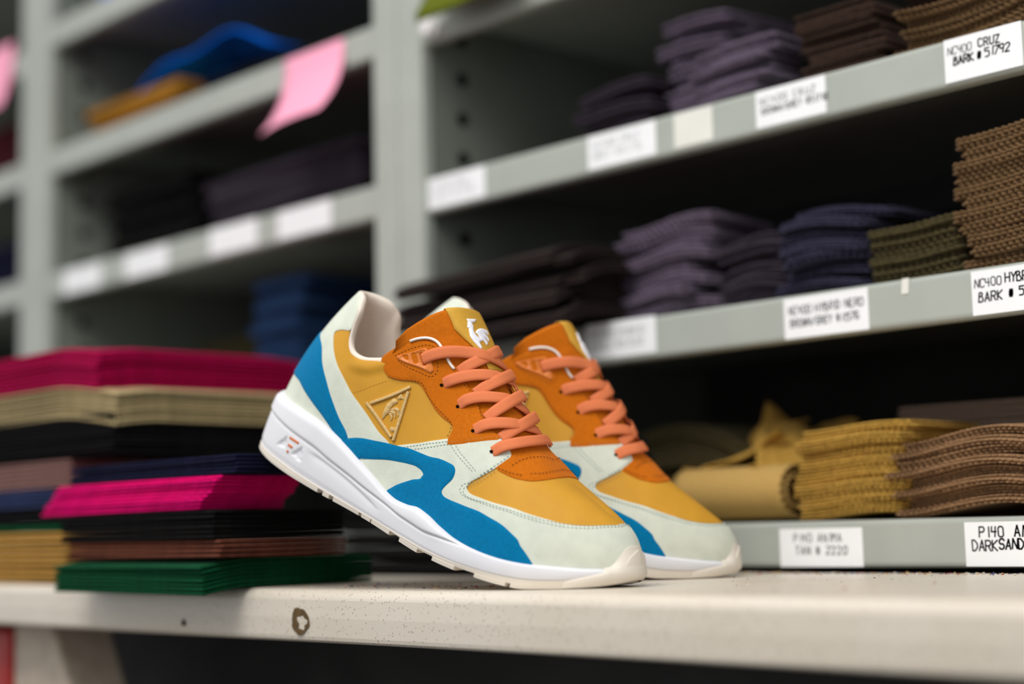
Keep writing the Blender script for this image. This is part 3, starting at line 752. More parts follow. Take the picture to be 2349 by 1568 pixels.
    for s in (1, -1):
        for bi in (bcol if s == 1 else bcol[-2::-1]):
            x = np.interp(bi, b_, px_); y = np.interp(bi, b_, py_)
            nn = np.array([np.interp(bi, b_, nxy[:, 0]), np.interp(bi, b_, nxy[:, 1])]); nn /= np.linalg.norm(nn)
            q = np.clip((bi - .86) / .065, 0, 1)
            zb = ZBT(x) + .12; zt = (1 - q) * (ZOT(x) + .02) + q * ZMT(x)
            col = []
            for j, t in enumerate(np.linspace(0, 1, 7)):
                o = 0.10 + 0.14 * math.sin(math.pi * min(1, t * .9)) * q + (0.08 * q)
                if q < 1 and t > 0.9: o = 0.02
                col.append((x + nn[0] * o, s * (y + nn[1] * o), zb + t * (zt - zb)))
            vm = float(vt(bi)) if bi > .925 else 0.0
            bu = bi
            va = np.linspace(0, .3, 61); v0 = float(np.interp(ZMT(x) + .03, S(np.full(61, bi), va, s)[:, 2], va))
            for t in np.linspace(0.0, 1, 15):
                v_ = v0 + (max(vm, v0 + .01) - v0) * t
                h = (0.03 + 0.10 * min(1, max(0, (bi - .924) / .02))) + 0.34 * (1 - t) ** 2 * min(1, max(0, (bi - .922) / .03))
                if q < 1: h = -0.05
                if t > 0.97: h = -0.04
                p = S(bu, v_, s) + Nrm(bu, v_, s) * h
                if q < 1: p = np.array(col[-1]) - np.array([0, s * 0.001, 0.0])
                col.append(tuple(p))
            k = len(V); V += col; cols.append(list(range(k, k + len(col))))
    for i in range(len(cols) - 1):
        a, c = cols[i], cols[i + 1]
        for j in range(len(a) - 1):
            F.append((a[j], a[j + 1], c[j + 1], c[j]))
    bump_o = part('toe_bumper', (V, F), cream, root)
    # raised shield moulded on the bumper
    sh = D['shield']
    part('bumper_shield', patch(sh, 0.0, (1, -1), skirt=0.1, sp=0.15, puff=lambda Q: 0.25 + 0.34 * np.clip(1 - Q[:, 1] / SV / .44, 0, 1) ** 2), cream, bump_o)
    # ---- upper
    part('inner_sock', patch(D['sock'], -0.10, (1, -1), skirt=-0.25), mustard, root)
    part('heel_panel', patch(D['heel_panel'], 0.10, (1, -1)), mint, root)
    part('toe_panel', patch(D['toe_panel'], 0.13, (1, -1)), mint, root)
    part('vamp', patch(D['vamp'], 0.02, (1, -1)), mustard, root)
    part('lace_base', patch(D['lace_base'], 0.10, (1, -1)), orange, root)
    part('heel_stripe', patch(D['heel_stripe'], 0.18, (1, -1)), blue, root)
    part('tongue_throat', patch(D['tongue_throat'], 0.0, (1, -1)), orange, root)
    def quilt(Vv):
        return np.zeros(len(Vv))
    def collar_puff(Vv):
        # padded ankle collar: swells above the stitched seam
        b_ = Vv[:, 0] / SU; v_ = Vv[:, 1] / SV
        line = np.interp(b_, [.22, .27, .31, .36], [.40, .41, .46, .52])
        win = np.clip((b_ - .205) / .03, 0, 1) * np.clip((.325 - b_) / .03, 0, 1)
        return win * (0.16 * np.exp(-((v_ - line - .055) / .045) ** 2) - 0.05 * np.exp(-((v_ - line) / .018) ** 2))
    for s in (1, -1):
        q = part('quarter_panel', patch(D['quarter_panel'], 0.03, (s,), puff=collar_puff, sp=0.25), mustard, root)
        part('side_stripe', patch(D['side_stripe'], 0.20, (s,), sp=0.3), blue, root)
        ey = part('eyestay', patch(D['eyestay'], 0.16, (s,), sp=0.3), orange, root)
        part('eyelet_plate', patch(D['eyelet_plate'], 0.27, (s,), holes=D['plate_holes'], edge=0.75, skirt=0.1, sp=0.2), plastic_o, ey, smooth=False)
        for e in D['eyelets'][:4]:
            P = S(e[0], e[1], s); N_ = Nrm(e[0], e[1], s)
            t1 = np.cross(N_, (0, 0, 1)); t1 /= np.linalg.norm(t1); t2 = np.cross(N_, t1)
            V = [P + N_ * 0.195 + (t1 * math.cos(a) * .13 + t2 * math.sin(a) * .11) for a in np.linspace(0, 2 * math.pi, 15)[:-1]]
            V += [P + N_ * 0.05 + (t1 * math.cos(a) * .13 + t2 * math.sin(a) * .11) for a in np.linspace(0, 2 * math.pi, 15)[:-1]]
            F = [tuple(range(14)) if s == -1 else tuple(range(14))] + [(i, (i + 1) % 14, 14 + (i + 1) % 14, 14 + i) for i in range(14)]
            part('eyelet', (V, F), hole_m, ey, smooth=False)
        for line in D['bars']:
            P, N_ = strip_pts(line, s, 0.10)
            V, F, UV = band(P, N_, 0.23, 0.16)
            part('emblem_bar', (V, F), tan_thread, q)
        rv = []; rf = []
        for poly in D['rooster']:
            V, F = patch(poly, 0.15, (s,), edge=0.6, skirt=0.0, sp=0.12)
            k = len(rv); rv += V; rf += [tuple(i + k for i in f) for f in F]
        part('rooster_emblem', (rv, rf), tan_thread, q)
        P, N_ = strip_pts(D['piping'], s, 0.22)
        part('piping', tube(P, 0.105, 8), piping_m, root)
    # ---- padded collar lining
    C = np.array(catmull([(c[0] * SU, c[1] * SV) for c in D['collar']], False, step=0.3))
    V = []; F = []; cols = []
    for s in (1, -1):
        idx = range(len(C)) if s == 1 else range(1, len(C))
        side_cols = []
        for i in idx:
            b0, v0 = C[i, 0] / SU, C[i, 1] / SV
            P0 = S(b0, v0, s); N0 = Nrm(b0, v0, s)
            upv = S(b0, min(1, v0 + .02), s) - S(b0, v0 - .02, s); upv /= np.linalg.norm(upv)
            col = [P0 + N0 * 0.02 - upv * .05, P0 + N0 * 0.05 + upv * .10, P0 - N0 * 0.10 + upv * .24, P0 - N0 * .34 + upv * .24, P0 - N0 * .55 + upv * .06]
            for vv in np.linspace(v0 - .05, 0.12, 10):
                w = (v0 - vv) / max(v0, .2)
                col.append(S(b0, vv, s) - Nrm(b0, vv, s) * (0.62 + .1 * math.sin(math.pi * w)))
            if i == 0:
                for c in col: c[1] = 0.0
            k = len(V); V += col; side_cols.append(list(range(k, k + len(col))))
        cols.append(side_cols)
    allc = cols[0][::-1] + cols[1]
    for i in range(len(allc) - 1):
        a, c = allc[i], allc[i + 1]
        for j in range(len(a) - 1):
            F.append((a[j], c[j], c[j + 1], a[j + 1]))
    part('collar_lining', (V, F), lining, root)
    V = [(x, y, float(ZMT(x)) + 0.5) for x in np.linspace(-6, 14, 24) for y in (-1, 0, 1)]
    V = [(x, y * max(0.5, np.interp(x, px_, py_) - 0.9), z) for x, y, z in V]
    F = [(i * 3 + k, i * 3 + 3 + k, i * 3 + 4 + k, i * 3 + 1 + k) for i in range(23) for k in (0, 1)]
    part('insole', (V, F), lining, root)
    # ---- tongue
    nu, nw = 41, 30
    us = np.linspace(-1, 1, nu); ws = np.linspace(0, 1, nw)
    def tn(u, w, e=0.01):
        u = np.clip(u, -1 + e, 1 - e); w = np.clip(w, e, 1 - e)
        n_ = np.cross(TG(u + e, w) - TG(u - e, w), TG(u, w + e) - TG(u, w - e))
        n_ = n_ / np.linalg.norm(n_, axis=-1, keepdims=True)
        return n_ * np.sign(n_[..., :1])
    def tongue_loop(u):
        P = [TG(u, w) for w in ws]; N_ = tn(u, 0.97); upv = TG(u, 1.0) - TG(u, .96); upv /= np.linalg.norm(upv)
        th = 1.0 * (1 - 0.75 * abs(u) ** 4) 
        top = P[-1]
        loop = list(P)
        for a in np.linspace(0.25, math.pi, 8):
            loop.append(top - N_ * th / 2 * (1 - math.cos(a)) + upv * (th * .35) * math.sin(a))
        for w in np.linspace(0.95, 0.1, 9):
            loop.append(TG(u, w) - tn(u, w) * th)
        return loop
    L_ = [tongue_loop(u) for u in us]
    m = len(L_[0]); V = [p for l in L_ for p in l]
    F = [(i * m + j, (i + 1) * m + j, (i + 1) * m + j + 1, i * m + j + 1) for i in range(nu - 1) for j in range(m - 1)]
    F += [tuple(range(m)), tuple(range((nu - 1) * m, nu * m))[::-1]]
    part('tongue', (V, F), orange, root)
    # woven label folded over the tongue top
    ul = np.linspace(D['label_edge'][0][0], -D['label_edge'][0][0], 15); V = []; F = []
    ul = np.linspace(-0.64, 0.64, 19)
    cols = []
    for u in ul:
        l = tongue_loop(u); c = [TG(u, w) + tn(u, w) * .07 for w in np.linspace(0.25, 1, 20)]
        Nt = tn(u, .97); upv = TG(u, 1.0) - TG(u, .96); upv /= np.linalg.norm(upv)
        top = TG(u, 1.0); th = 1.0
        for a in np.linspace(0.25, math.pi, 8):
            c.append(top - Nt * (th / 2 * (1 - math.cos(a)) - .07 * math.cos(a)) + upv * (th * .35 + .07) * math.sin(a))
        c += [TG(u, w) - tn(u, w) * (th + .07) for w in (0.92, 0.8)]
        cols.append(c)
    m = len(cols[0]); V = [p for c in cols for p in c]
    F = [(i * m + j, (i + 1) * m + j, (i + 1) * m + j + 1, i * m + j + 1) for i in range(18) for j in range(m - 1)]
    lab = part('tongue_label', (V, F), mustard_w, root)
    mod = lab.modifiers.new('solid', 'SOLIDIFY'); mod.thickness = 0.0006; mod.offset = 0
    rv = []; rf = []
    for poly in D['label_rooster']:
        P = np.array(catmull([(a * 3.0, c * 6.0) for a, c in poly], True, step=0.12))
        Vv, T = fill(P, [], 0.15, 0.05)
        u_, w_ = Vv[:, 0] / 3, Vv[:, 1] / 6
        hh = np.full(len(Vv), .17); be = boundary(T)
        for e in be:
            hh[e[0]] = .12
        N_ = tn(u_, w_); Q = TG(u_, w_)
        k = len(rv); rv += list(Q + N_ * hh[:, None]); rf += [tuple(int(i) + k for i in t) for t in T]
        mm = {}
        for e in be:
            mm[e[0]] = len(rv); rv.append(Q[e[0]] + N_[e[0]] * .06)
        for a, c in be:
            rf.append((c + k, a + k, mm[a], mm[c]))
    part('rooster_emblem', (rv, rf), white_thread, lab)
    # ---- laces
    for name in ('H4', 'D4', 'H3', 'D3', 'H2', 'D2', 'H1', 'D1', 'H0'):
        A = np.array(D['laces'][name])
        V, F, UV = band(A[:, :3], A[:, 3:], 0.85, 0.17)
        part('lace', (V, F), lace_m, root, uvs=UV)
    # ---- stitching: too fine to pick apart, one piece per thread colour
    for key, mt, hgt in (('mint', st_green, 0.145), ('suede', st_brown, 0.175), ('tan', st_tan, 0.03)):
        V = []; F = []
        for line in D['stitch'][key]:
            Q = np.array(catmull([(p[0] * SU, p[1] * SV) for p in line], False, step=0.1))
            for s in (1, -1):
                P = S(Q[:, 0] / SU, Q[:, 1] / SV, s); N_ = Nrm(Q[:, 0] / SU, Q[:, 1] / SV, s)
                d = np.r_[0, np.cumsum(np.linalg.norm(np.diff(P, axis=0), axis=1))]
                t = 0.05
                while t + 0.13 < d[-1]:
                    a = np.array([np.interp(t, d, P[:, k]) for k in range(3)]); c = np.array([np.interp(t + 0.13, d, P[:, k]) for k in range(3)])
                    n_ = np.array([np.interp(t, d, N_[:, k]) for k in range(3)])
                    v_, f_, _ = band([a + n_ * hgt, c + n_ * hgt], [n_, n_], 0.04, 0.03)
                    # band() resamples; keep only both ends
                    v_ = v_[:8] + v_[-8:]; k0 = len(V); V += v_
                    F += [(k0 + q, k0 + (q + 1) % 8, k0 + 8 + (q + 1) % 8, k0 + 8 + q) for q in range(8)]
                    t += 0.26
        o = part('stitching', (V, F), mt, root, smooth=False)
        o['kind'] = 'stuff'

def pose_matrix(loc, yaw, pitch):
    fh = np.array([AX[2][0], AX[2][1], 0]); fh /= np.linalg.norm(fh)
    up = np.array([0, 0, 1.0]); rt = np.cross(fh, up)
    e1 = math.cos(yaw) * rt - math.sin(yaw) * fh; e2 = -(math.sin(yaw) * rt + math.cos(yaw) * fh)
    ex = math.cos(pitch) * e1 - math.sin(pitch) * up; ez = math.sin(pitch) * e1 + math.cos(pitch) * up
    Mx = Matrix.Identity(4)
    for i in range(3):
        for j, v in enumerate((ex, e2, ez)):
            Mx[i][j] = v[i]
        Mx[i][3] = loc[i]
    return Mx
sneaker = empty('sneaker')
build_sneaker(sneaker)
sneaker.matrix_world = pose_matrix((-0.7734, 0.7659, 0.0002), math.radians(30), math.radians(27))
tag(sneaker, 'nearer sneaker in full view, mustard, mint and blue, standing on its toe with raised heel', 'sneaker', 'pair of sneakers on the bench')

def copy_tree(o, parent=None):
    c = o.copy(); COL.objects.link(c)
    if parent: c.parent = parent; c.matrix_parent_inverse = o.matrix_parent_inverse.copy()
    for ch in list(o.children): copy_tree(ch, c)
    return c
far_shoe = copy_tree(sneaker)
far_shoe.matrix_world = pose_matrix((-0.8228, 0.9194, 0.0008), math.radians(4), math.radians(28.3))
tag(far_shoe, 'second sneaker behind, its heel hidden by the nearer one, toe beside the grey shelf edge', 'sneaker', 'pair of sneakers on the bench')

# ------------------------------------------------------------------ fabric swatches
def fab(name, rgb, sheen=0.35, var=0.25):
    return material(name, rgb, rough=1.0, var=var, nscale=260, bump=0.6, bscale=900, sheen=sheen, spec=0.05)

def swatch_mesh(name, w, d, t, pitch, amp, mat, sag=None, seed=0, plies=1):
    """one cut piece of cloth with a zigzag (pinked) edge, folded into plies; sag(x, y) bends it"""
    rnd = random.Random(seed)
    nx = max(4, int(w / pitch) * 2); ny = max(4, int(d / pitch) * 2)
    ring = []
    for i in range(nx): ring.append((-w / 2 + w * i / nx, -d / 2, 0, -1, i))
    for i in range(ny): ring.append((w / 2, -d / 2 + d * i / ny, 1, 0, i))
    for i in range(nx): ring.append((w / 2 - w * i / nx, d / 2, 0, 1, i))
    for i in range(ny): ring.append((-w / 2, d / 2 - d * i / ny, -1, 0, i))
    n = len(ring); V = []; F = []
    tp = t / plies
    for k in range(plies):
        ox, oy = rnd.uniform(-1, 1) * 0.0022 * (plies > 1), rnd.uniform(-1, 1) * 0.0022 * (plies > 1)
        wob = [rnd.uniform(-.3, .3) for _ in range(6)]
        pts = []
        for (x, y, ax, ay, i) in ring:
            a = amp * (1 if i % 2 else -1) * (0.75 + 0.5 * rnd.random()) + amp * 0.8 * math.sin(wob[0] * 9 + 60 * (x + y) * wob[1])
            pts.append((x + ax * a + ox, y + ay * a + oy))
        def row(scale, z, pull=0.0):
            q0 = len(V)
            for (x, y), r_ in zip(pts, ring):
                if scale == 1.0: p = (x - r_[2] * pull, y - r_[3] * pull)
                else: p = (r_[0] * scale + ox, r_[1] * scale + oy)
                s = sag(p[0], p[1]) if sag else 0.0
                V.append((p[0], p[1], k * tp + z + s))
            return q0
        e = 0.0006 if plies > 1 else 0.0003
        rows = [row(0.0, 0.0), row(0.5, 0.0), row(0.9, 0.0), row(1.0, 0.10 * tp, e), row(1.0, 0.5 * tp), row(1.0, 0.84 * tp, e), row(0.9, tp * .94), row(0.5, tp * .94), row(0.0, tp * .94)]
        for a, c in zip(rows[:-1], rows[1:]):
            for i in range(n):
                j = (i + 1) % n
                F.append((a + i, a + j, c + j, c + i))
    return mesh(name, V, F, mat)

ORD = ['', 'second', 'third', 'fourth', 'fifth', 'sixth', 'seventh', 'eighth', 'ninth', 'tenth', 'eleventh', 'twelfth']
def stack(name, label, cat, group, mat, x0, x1, yf, depth, z0, z1, n, pitch=0.0050, amp=0.0020, sag=None, jit=0.004, rot=0.05, seed=1, variants=2, tf=0.97, tilt=(0, 0), lean=(0, 0), plies=3, neat=False, mess=0.0):
    rnd = random.Random(seed)
    t = (z1 - z0) / n
    w = x1 - x0
    ms = [swatch_mesh(name, w * (1 - (0.0 if neat else 0.05) * k), depth * (1 - (0.0 if neat else 0.06) * k), t * tf, pitch, amp, mat, sag, seed + k, plies) for k in range(variants)]
    out = []
    for i in range(n):
        o = bpy.data.objects.new(name, ms[i % variants]); COL.objects.link(o)
        f = i / max(1, n - 1)
        o.location = ((x0 + x1) / 2 + rnd.uniform(-jit, jit) + lean[0] * f, yf + depth / 2 + rnd.uniform(-jit, jit) + lean[1] * f, z0 + i * t + 0.0002)
        o.rotation_euler = (tilt[0] + rnd.uniform(-mess, mess), tilt[1] + rnd.uniform(-mess, mess), rnd.uniform(-rot, rot))
        o.scale = (1, 1, 1) if neat else (rnd.uniform(.93, 1.05), rnd.uniform(.95, 1.03), 1)
        ordn = ('topmost ' if i == n - 1 else 'bottom ' if i == 0 else ORD[i] + ' from bottom ') if n > 1 else ''
        tag(o, ordn + label, cat, group)
        out.append(o)
    return out

f_khaki = fab('khaki_cloth', (188, 148, 70)); f_brown = fab('brown_cloth', (116, 90, 62)); f_tanroll = fab('khaki_smooth_cloth', (190, 154, 90), 0.2, 0.06)
f_brown3 = fab('warm_brown_cloth', (146, 112, 80)); f_olive = fab('olive_cloth', (76, 68, 44)); f_purple = fab('plum_grey_cloth', (104, 92, 108)); f_navyp = fab('ink_blue_cloth', (54, 52, 70))
f_dplum = fab('dark_plum_cloth', (62, 54, 64)); f_black = fab('black_cloth', (25, 24, 24), 0.04); f_blackb = fab('black_brown_cloth', (44, 36, 34), 0.2)
f_dbrown = fab('dark_brown_cloth', (66, 50, 42)); f_grey = fab('taupe_cloth', (150, 130, 115), 0.2, 0.1)
f_mag = fab('crimson_velvet', (160, 6, 66), 0.25); f_pink = fab('hot_pink_velvet', (244, 10, 116), 0.25); f_tan = fab('tan_velvet', (166, 148, 108), 0.35)
f_navy = fab('navy_velvet', (22, 24, 48), 0.3); f_green = fab('green_velvet', (6, 64, 36), 0.3); f_rust = fab('rust_brown_velvet', (98, 54, 40), 0.35)
f_ochre = fab('ochre_velvet', (178, 134, 66), 0.3); f_rose = fab('dusty_rose_cloth', (132, 98, 92), 0.3); f_slate = fab('slate_blue_cloth', (48, 58, 92), 0.3)
f_cobalt = fab('cobalt_cloth', (0, 108, 230), 0.2); f_mustb = fab('mustard_brown_cloth', (176, 124, 44), 0.3); f_maroon = fab('maroon_cloth', (82, 34, 40), 0.2)
f_denim = fab('denim_blue_cloth', (36, 58, 92), 0.2)

D3, D2, D1, D0 = 0.0400, 0.2180, 0.3900, 0.5635     # deck heights of the right bay
wave = lambda k, a, p=0.0, ky=0.0: (lambda x, y: a * (1 + math.sin(k * x + ky * y + p)))
# lowest shelf, right bay
stack('fabric_swatch', 'khaki pinked swatch of the thick stack on the lowest shelf', 'fabric swatch', 'khaki swatches on the lowest shelf', f_khaki, -0.797, -0.693, 1.050, 0.11, D3, 0.110, 8, sag=wave(40, 0.0025, .6), seed=3)
stack('fabric_swatch', 'brown pinked swatch of the curling stack on the lowest shelf', 'fabric swatch', 'brown swatches on the lowest shelf', f_brown3, -0.700, -0.545, 1.046, 0.10, D3, 0.096, 8, pitch=0.0046, amp=0.0024, sag=lambda x, y: 0.005 * (1 + math.sin(38 * x + 1.2)) - 1.0 * max(0, -y - 0.02) ** 2 * (1 + math.sin(38 * x)), seed=5, jit=0.005)
stack('fabric_swatch', 'flat taupe swatch of the pile at the lowest shelf back', 'fabric swatch', 'taupe swatches at the back of the lowest shelf', f_grey, -0.80, -0.53, 1.19, 0.16, D3, 0.135, 6, pitch=0.006, amp=0.0008, seed=8)
stack('fabric_swatch', 'dark olive swatch of the slumped pile left of crumpled khaki cloth', 'fabric swatch', 'olive swatches behind the sneaker', f_olive, -1.03, -0.90, 1.12, 0.12, D3, 0.105, 5, sag=lambda x, y: 0.12 * (0.065 - x) + 4.0 * (0.0042 - x * x), seed=9, amp=0.0008)
# rolled khaki piece
def roll(x0, x1, y, z, r0, turns, mat):
    V = []; F = []; n = 64; m = 14
    for j in range(m + 1):
        x = x0 + (x1 - x0) * j / m
        for i in range(n + 1):
            t = i / n; a = -math.pi / 2 - 0.4 + turns * 2 * math.pi * t; r_ = r0 * (1 - 0.45 * t)
            zz = 0.012 * math.sin(2.5 * t) * (j / m) ** 2 if j == m else 0.0
            px = x + (0.0022 * (1 if i % 2 else -1) if j == m else 0)
            V.append((px, y - math.cos(a) * r_ * 1.15, z + math.sin(a) * r_))
    for j in range(m):
        for i in range(n):
            F.append((j * (n + 1) + i, (j + 1) * (n + 1) + i, (j + 1) * (n + 1) + i + 1, j * (n + 1) + i + 1))
    o = link('rolled_cloth', mesh('rolled_cloth', V, F, mat))
    md = o.modifiers.new('solid', 'SOLIDIFY'); md.thickness = 0.0022
    return o
ro = roll(-0.935, -0.818, 1.083, D3 + 0.0262, 0.0245, 1.55, f_tanroll)
tag(ro, 'smooth khaki cloth rolled into a loose tube on the lowest shelf beside the sneaker toe', 'cloth roll')
# crumpled khaki pieces behind the roll
for k, (x, y, z, w, tx, ty, rz, sd) in enumerate([(-0.918, 1.135, 0.098, 0.110, 0.35, -0.40, 0.25, 11), (-0.845, 1.165, 0.086, 0.110, 0.25, 0.30, -0.2, 12), (-0.838, 1.125, 0.098, 0.085, 0.55, 0.10, 0.5, 13), (-0.868, 1.160, 0.110, 0.080, 0.30, 0.25, 0.6, 14)]):
    sg = (lambda p: (lambda x, y: 0.011 * math.sin(75 * x + p) * math.cos(45 * y + p) + 0.007 * math.sin(110 * y + 2 * p)))(k * 1.7)
    me = swatch_mesh('crumpled_cloth', w, 0.085, 0.0028, 0.0045, 0.0012, f_khaki, sg, sd)
    o = link('crumpled_cloth', me, None, (x, y, z))
    o.rotation_euler = (tx, ty, rz)
    tag(o, ['crumpled khaki cloth leaning left at the bottom of the heap behind the rolled cloth', 'crumpled khaki cloth under the right side of the heap behind the rolled cloth', 'crumpled khaki cloth folded across the middle of the heap behind the rolled cloth', 'topmost peaked piece of the crumpled khaki heap behind the rolled cloth'][k], 'cloth')
# middle shelf, right bay
stack('fabric_swatch', 'long black swatch of the stack jutting over the middle shelf edge', 'fabric swatch', 'black swatches jutting over the middle shelf', f_blackb, -1.222, -0.985, 0.985, 0.30, D2, 0.284, 7, pitch=0.005, amp=0.0012, sag=lambda x, y: -6.0 * max(0, -y - 0.105) ** 2 + 0.003 * (1 + math.sin(14 * x)), jit=0.009, rot=0.035, seed=15)
stack('fabric_swatch', 'plum-grey pinked swatch of the uneven middle shelf stack', 'fabric swatch', 'plum-grey swatches on the middle shelf', f_purple, -1.000, -0.890, 1.060, 0.10, D2, 0.300, 8, pitch=0.0062, amp=0.0030, sag=wave(45, 0.004, .4), jit=0.009, seed=17, rot=0.16, mess=0.035)
stack('fabric_swatch', 'dark plum swatch of the low middle shelf stack', 'fabric swatch', 'dark plum swatches on the middle shelf', f_dplum, -0.890, -0.800, 1.075, 0.10, D2, 0.275, 6, pitch=0.0062, amp=0.0030, sag=wave(50, 0.004, 1.4), jit=0.009, seed=19, rot=0.16, mess=0.035)
stack('fabric_swatch', 'ink-blue pinked swatch of the stack on the middle shelf', 'fabric swatch', 'ink-blue swatches on the middle shelf', f_navyp, -0.812, -0.722, 1.065, 0.10, D2, 0.284, 7, pitch=0.0062, amp=0.0030, sag=wave(42, 0.004, 2.2), jit=0.009, seed=21, rot=0.16, mess=0.035)
stack('fabric_swatch', 'dark olive pinked swatch of the short middle shelf stack', 'fabric swatch', 'olive swatches on the middle shelf', f_olive, -0.722, -0.643, 1.058, 0.11, D2, 0.262, 4, pitch=0.0058, amp=0.0024, sag=lambda x, y: 0.10 * max(0, x), jit=0.0006, rot=0.006, seed=23, neat=True)
stack('fabric_swatch', 'brown pinked swatch of the tall stack ending the middle shelf', 'fabric swatch', 'brown swatches on the middle shelf', f_brown, -0.640, -0.530, 1.052, 0.10, D2, 0.318, 11, pitch=0.0050, amp=0.0024, sag=wave(35, 0.003, .2), jit=0.005, rot=0.04, seed=25)
# upper shelf, right bay
stack('fabric_swatch', 'dark plum swatch of the low upper shelf stack', 'fabric swatch', 'dark plum swatches on the upper shelf', f_dplum, -1.045, -0.955, 1.070, 0.11, D1, 0.434, 5, pitch=0.0062, amp=0.0030, sag=wave(40, 0.003, 1.0), jit=0.009, seed=27, rot=0.16, mess=0.035)
stack('fabric_swatch', 'plum-grey pinked swatch of the tall upper shelf stack', 'fabric swatch', 'plum-grey swatches in the tall upper stack', f_purple, -0.952, -0.872, 1.090, 0.10, D1, 0.480, 9, pitch=0.0062, amp=0.0030, sag=wave(36, 0.003, 2.0), jit=0.009, seed=29, rot=0.16, mess=0.035)
stack('fabric_swatch', 'plum-grey pinked swatch of the front stack above cream tape', 'fabric swatch', 'plum-grey swatches in the front upper stack', f_purple, -0.893, -0.808, 1.052, 0.05, D1, 0.440, 6, pitch=0.0040, amp=0.0022, sag=wave(40, 0.002, .8), jit=0.005, rot=0.06, seed=31)
stack('fabric_swatch', 'dark brown swatch of the front upper shelf stack', 'fabric swatch', 'dark brown swatches on the upper shelf', f_dbrown, -0.782, -0.705, 1.060, 0.11, D1, 0.448, 8, pitch=0.0052, amp=0.0014, jit=0.006, seed=33)
stack('fabric_swatch', 'brown swatch of the upper shelf stack above the sharp label', 'fabric swatch', 'brown swatches on the upper shelf', f_brown, -0.690, -0.520, 1.060, 0.11, D1, 0.424, 5, pitch=0.0050, amp=0.0024, sag=lambda x, y: 0.004 * (1 + math.sin(30 * x)) + 0.10 * max(0, x), jit=0.006, seed=35)
stack('fabric_swatch', 'brown swatch of the high pile at the upper shelf back', 'fabric swatch', 'brown swatches at the back of the upper shelf', f_dbrown, -0.76, -0.50, 1.19, 0.15, D1, 0.50, 9, pitch=0.0050, amp=0.0024, jit=0.006, seed=36)
# dark stock filling the depth of the right bay shelves
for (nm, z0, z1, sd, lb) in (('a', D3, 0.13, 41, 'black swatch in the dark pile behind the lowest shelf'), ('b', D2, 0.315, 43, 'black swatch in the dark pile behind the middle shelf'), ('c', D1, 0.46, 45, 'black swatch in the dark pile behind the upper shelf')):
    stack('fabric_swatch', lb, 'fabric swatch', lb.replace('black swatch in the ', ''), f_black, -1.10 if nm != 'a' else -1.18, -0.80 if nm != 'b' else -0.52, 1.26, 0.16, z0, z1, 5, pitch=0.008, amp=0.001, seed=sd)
# middle bay
stack('fabric_swatch', 'mustard-brown swatch under the cobalt cloth on the pink-note shelf', 'fabric swatch', 'mustard-brown swatches under the cobalt cloth', f_mustb, -1.99, -1.76, 1.075, 0.16, 0.570, 0.617, 4, pitch=0.006, amp=0.0014, jit=0.008, seed=51)
stack('fabric_swatch', 'black swatch of the stack right of the mustard-brown swatches', 'fabric swatch', 'black swatches on the pink-note shelf', f_black, -1.75, -1.40, 1.10, 0.2, 0.570, 0.612, 4, pitch=0.008, amp=0.001, seed=52)
cm_ = swatch_mesh('draped_cloth', 0.36, 0.14, 0.004, 0.01, 0.001, f_cobalt, lambda x, y: 0.02 * math.sin(15 * x + 1.0) + 0.008 * math.sin(34 * x + 30 * y) - 0.7 * min(0, y + 0.03) ** 2 * 3 * (0.3 + max(0, math.sin(12 * x + 0.4))), 53)
tag(link('draped_cloth', cm_, None, (-1.755, 1.16, 0.640)), 'bright cobalt blue cloth lying rumpled on mustard-brown swatches', 'cloth')
stack('fabric_swatch', 'black swatch of the dark stack above four blurred labels', 'fabric swatch', 'black swatches above the blurred labels', f_black, -1.945, -1.735, 1.08, 0.2, 0.399, 0.500, 8, pitch=0.007, amp=0.0012, seed=54)
stack('fabric_swatch', 'dark plum swatch of the stack above four blurred labels', 'fabric swatch', 'dark plum swatches above the blurred labels', f_dplum, -1.70, -1.39, 1.08, 0.2, 0.399, 0.468, 7, pitch=0.007, amp=0.0012, sag=wave(10, .002), jit=0.008, seed=55)
stack('fabric_swatch', 'denim-blue swatch of the shaded stack beneath four blurred labels', 'fabric swatch', 'denim-blue swatches below the blurred labels', f_denim, -1.60, -1.50, 1.08, 0.12, 0.2185, 0.335, 9, pitch=0.006, amp=0.0014, jit=0.006, seed=56)
stack('fabric_swatch', 'dark olive swatch of the stack left of the denim-blue one', 'fabric swatch', 'olive swatches below the blurred labels', f_olive, -1.92, -1.70, 1.20, 0.12, 0.2185, 0.30, 6, pitch=0.006, amp=0.0014, jit=0.006, seed=57)
stack('fabric_swatch', 'cobalt blue swatch on the highest visible shelf beside the left post', 'fabric swatch', 'cobalt swatches on the highest shelf', f_cobalt, -1.97, -1.80, 1.08, 0.12, 0.749, 0.785, 3, pitch=0.007, amp=0.0012, jit=0.006, seed=58)
# far left bay
stack('fabric_swatch', 'maroon swatch at the left photo edge below the cut-off pink note', 'fabric swatch', 'maroon swatches at the left edge', f_maroon, -2.36, -2.13, 1.08, 0.14, 0.568, 0.655, 6, pitch=0.007, amp=0.0012, seed=59)
stack('fabric_swatch', 'navy swatch at the left photo edge beside the left post', 'fabric swatch', 'navy swatches at the left edge', f_navy, -2.36, -2.135, 1.08, 0.14, 0.402, 0.475, 6, pitch=0.007, amp=0.0012, seed=60)

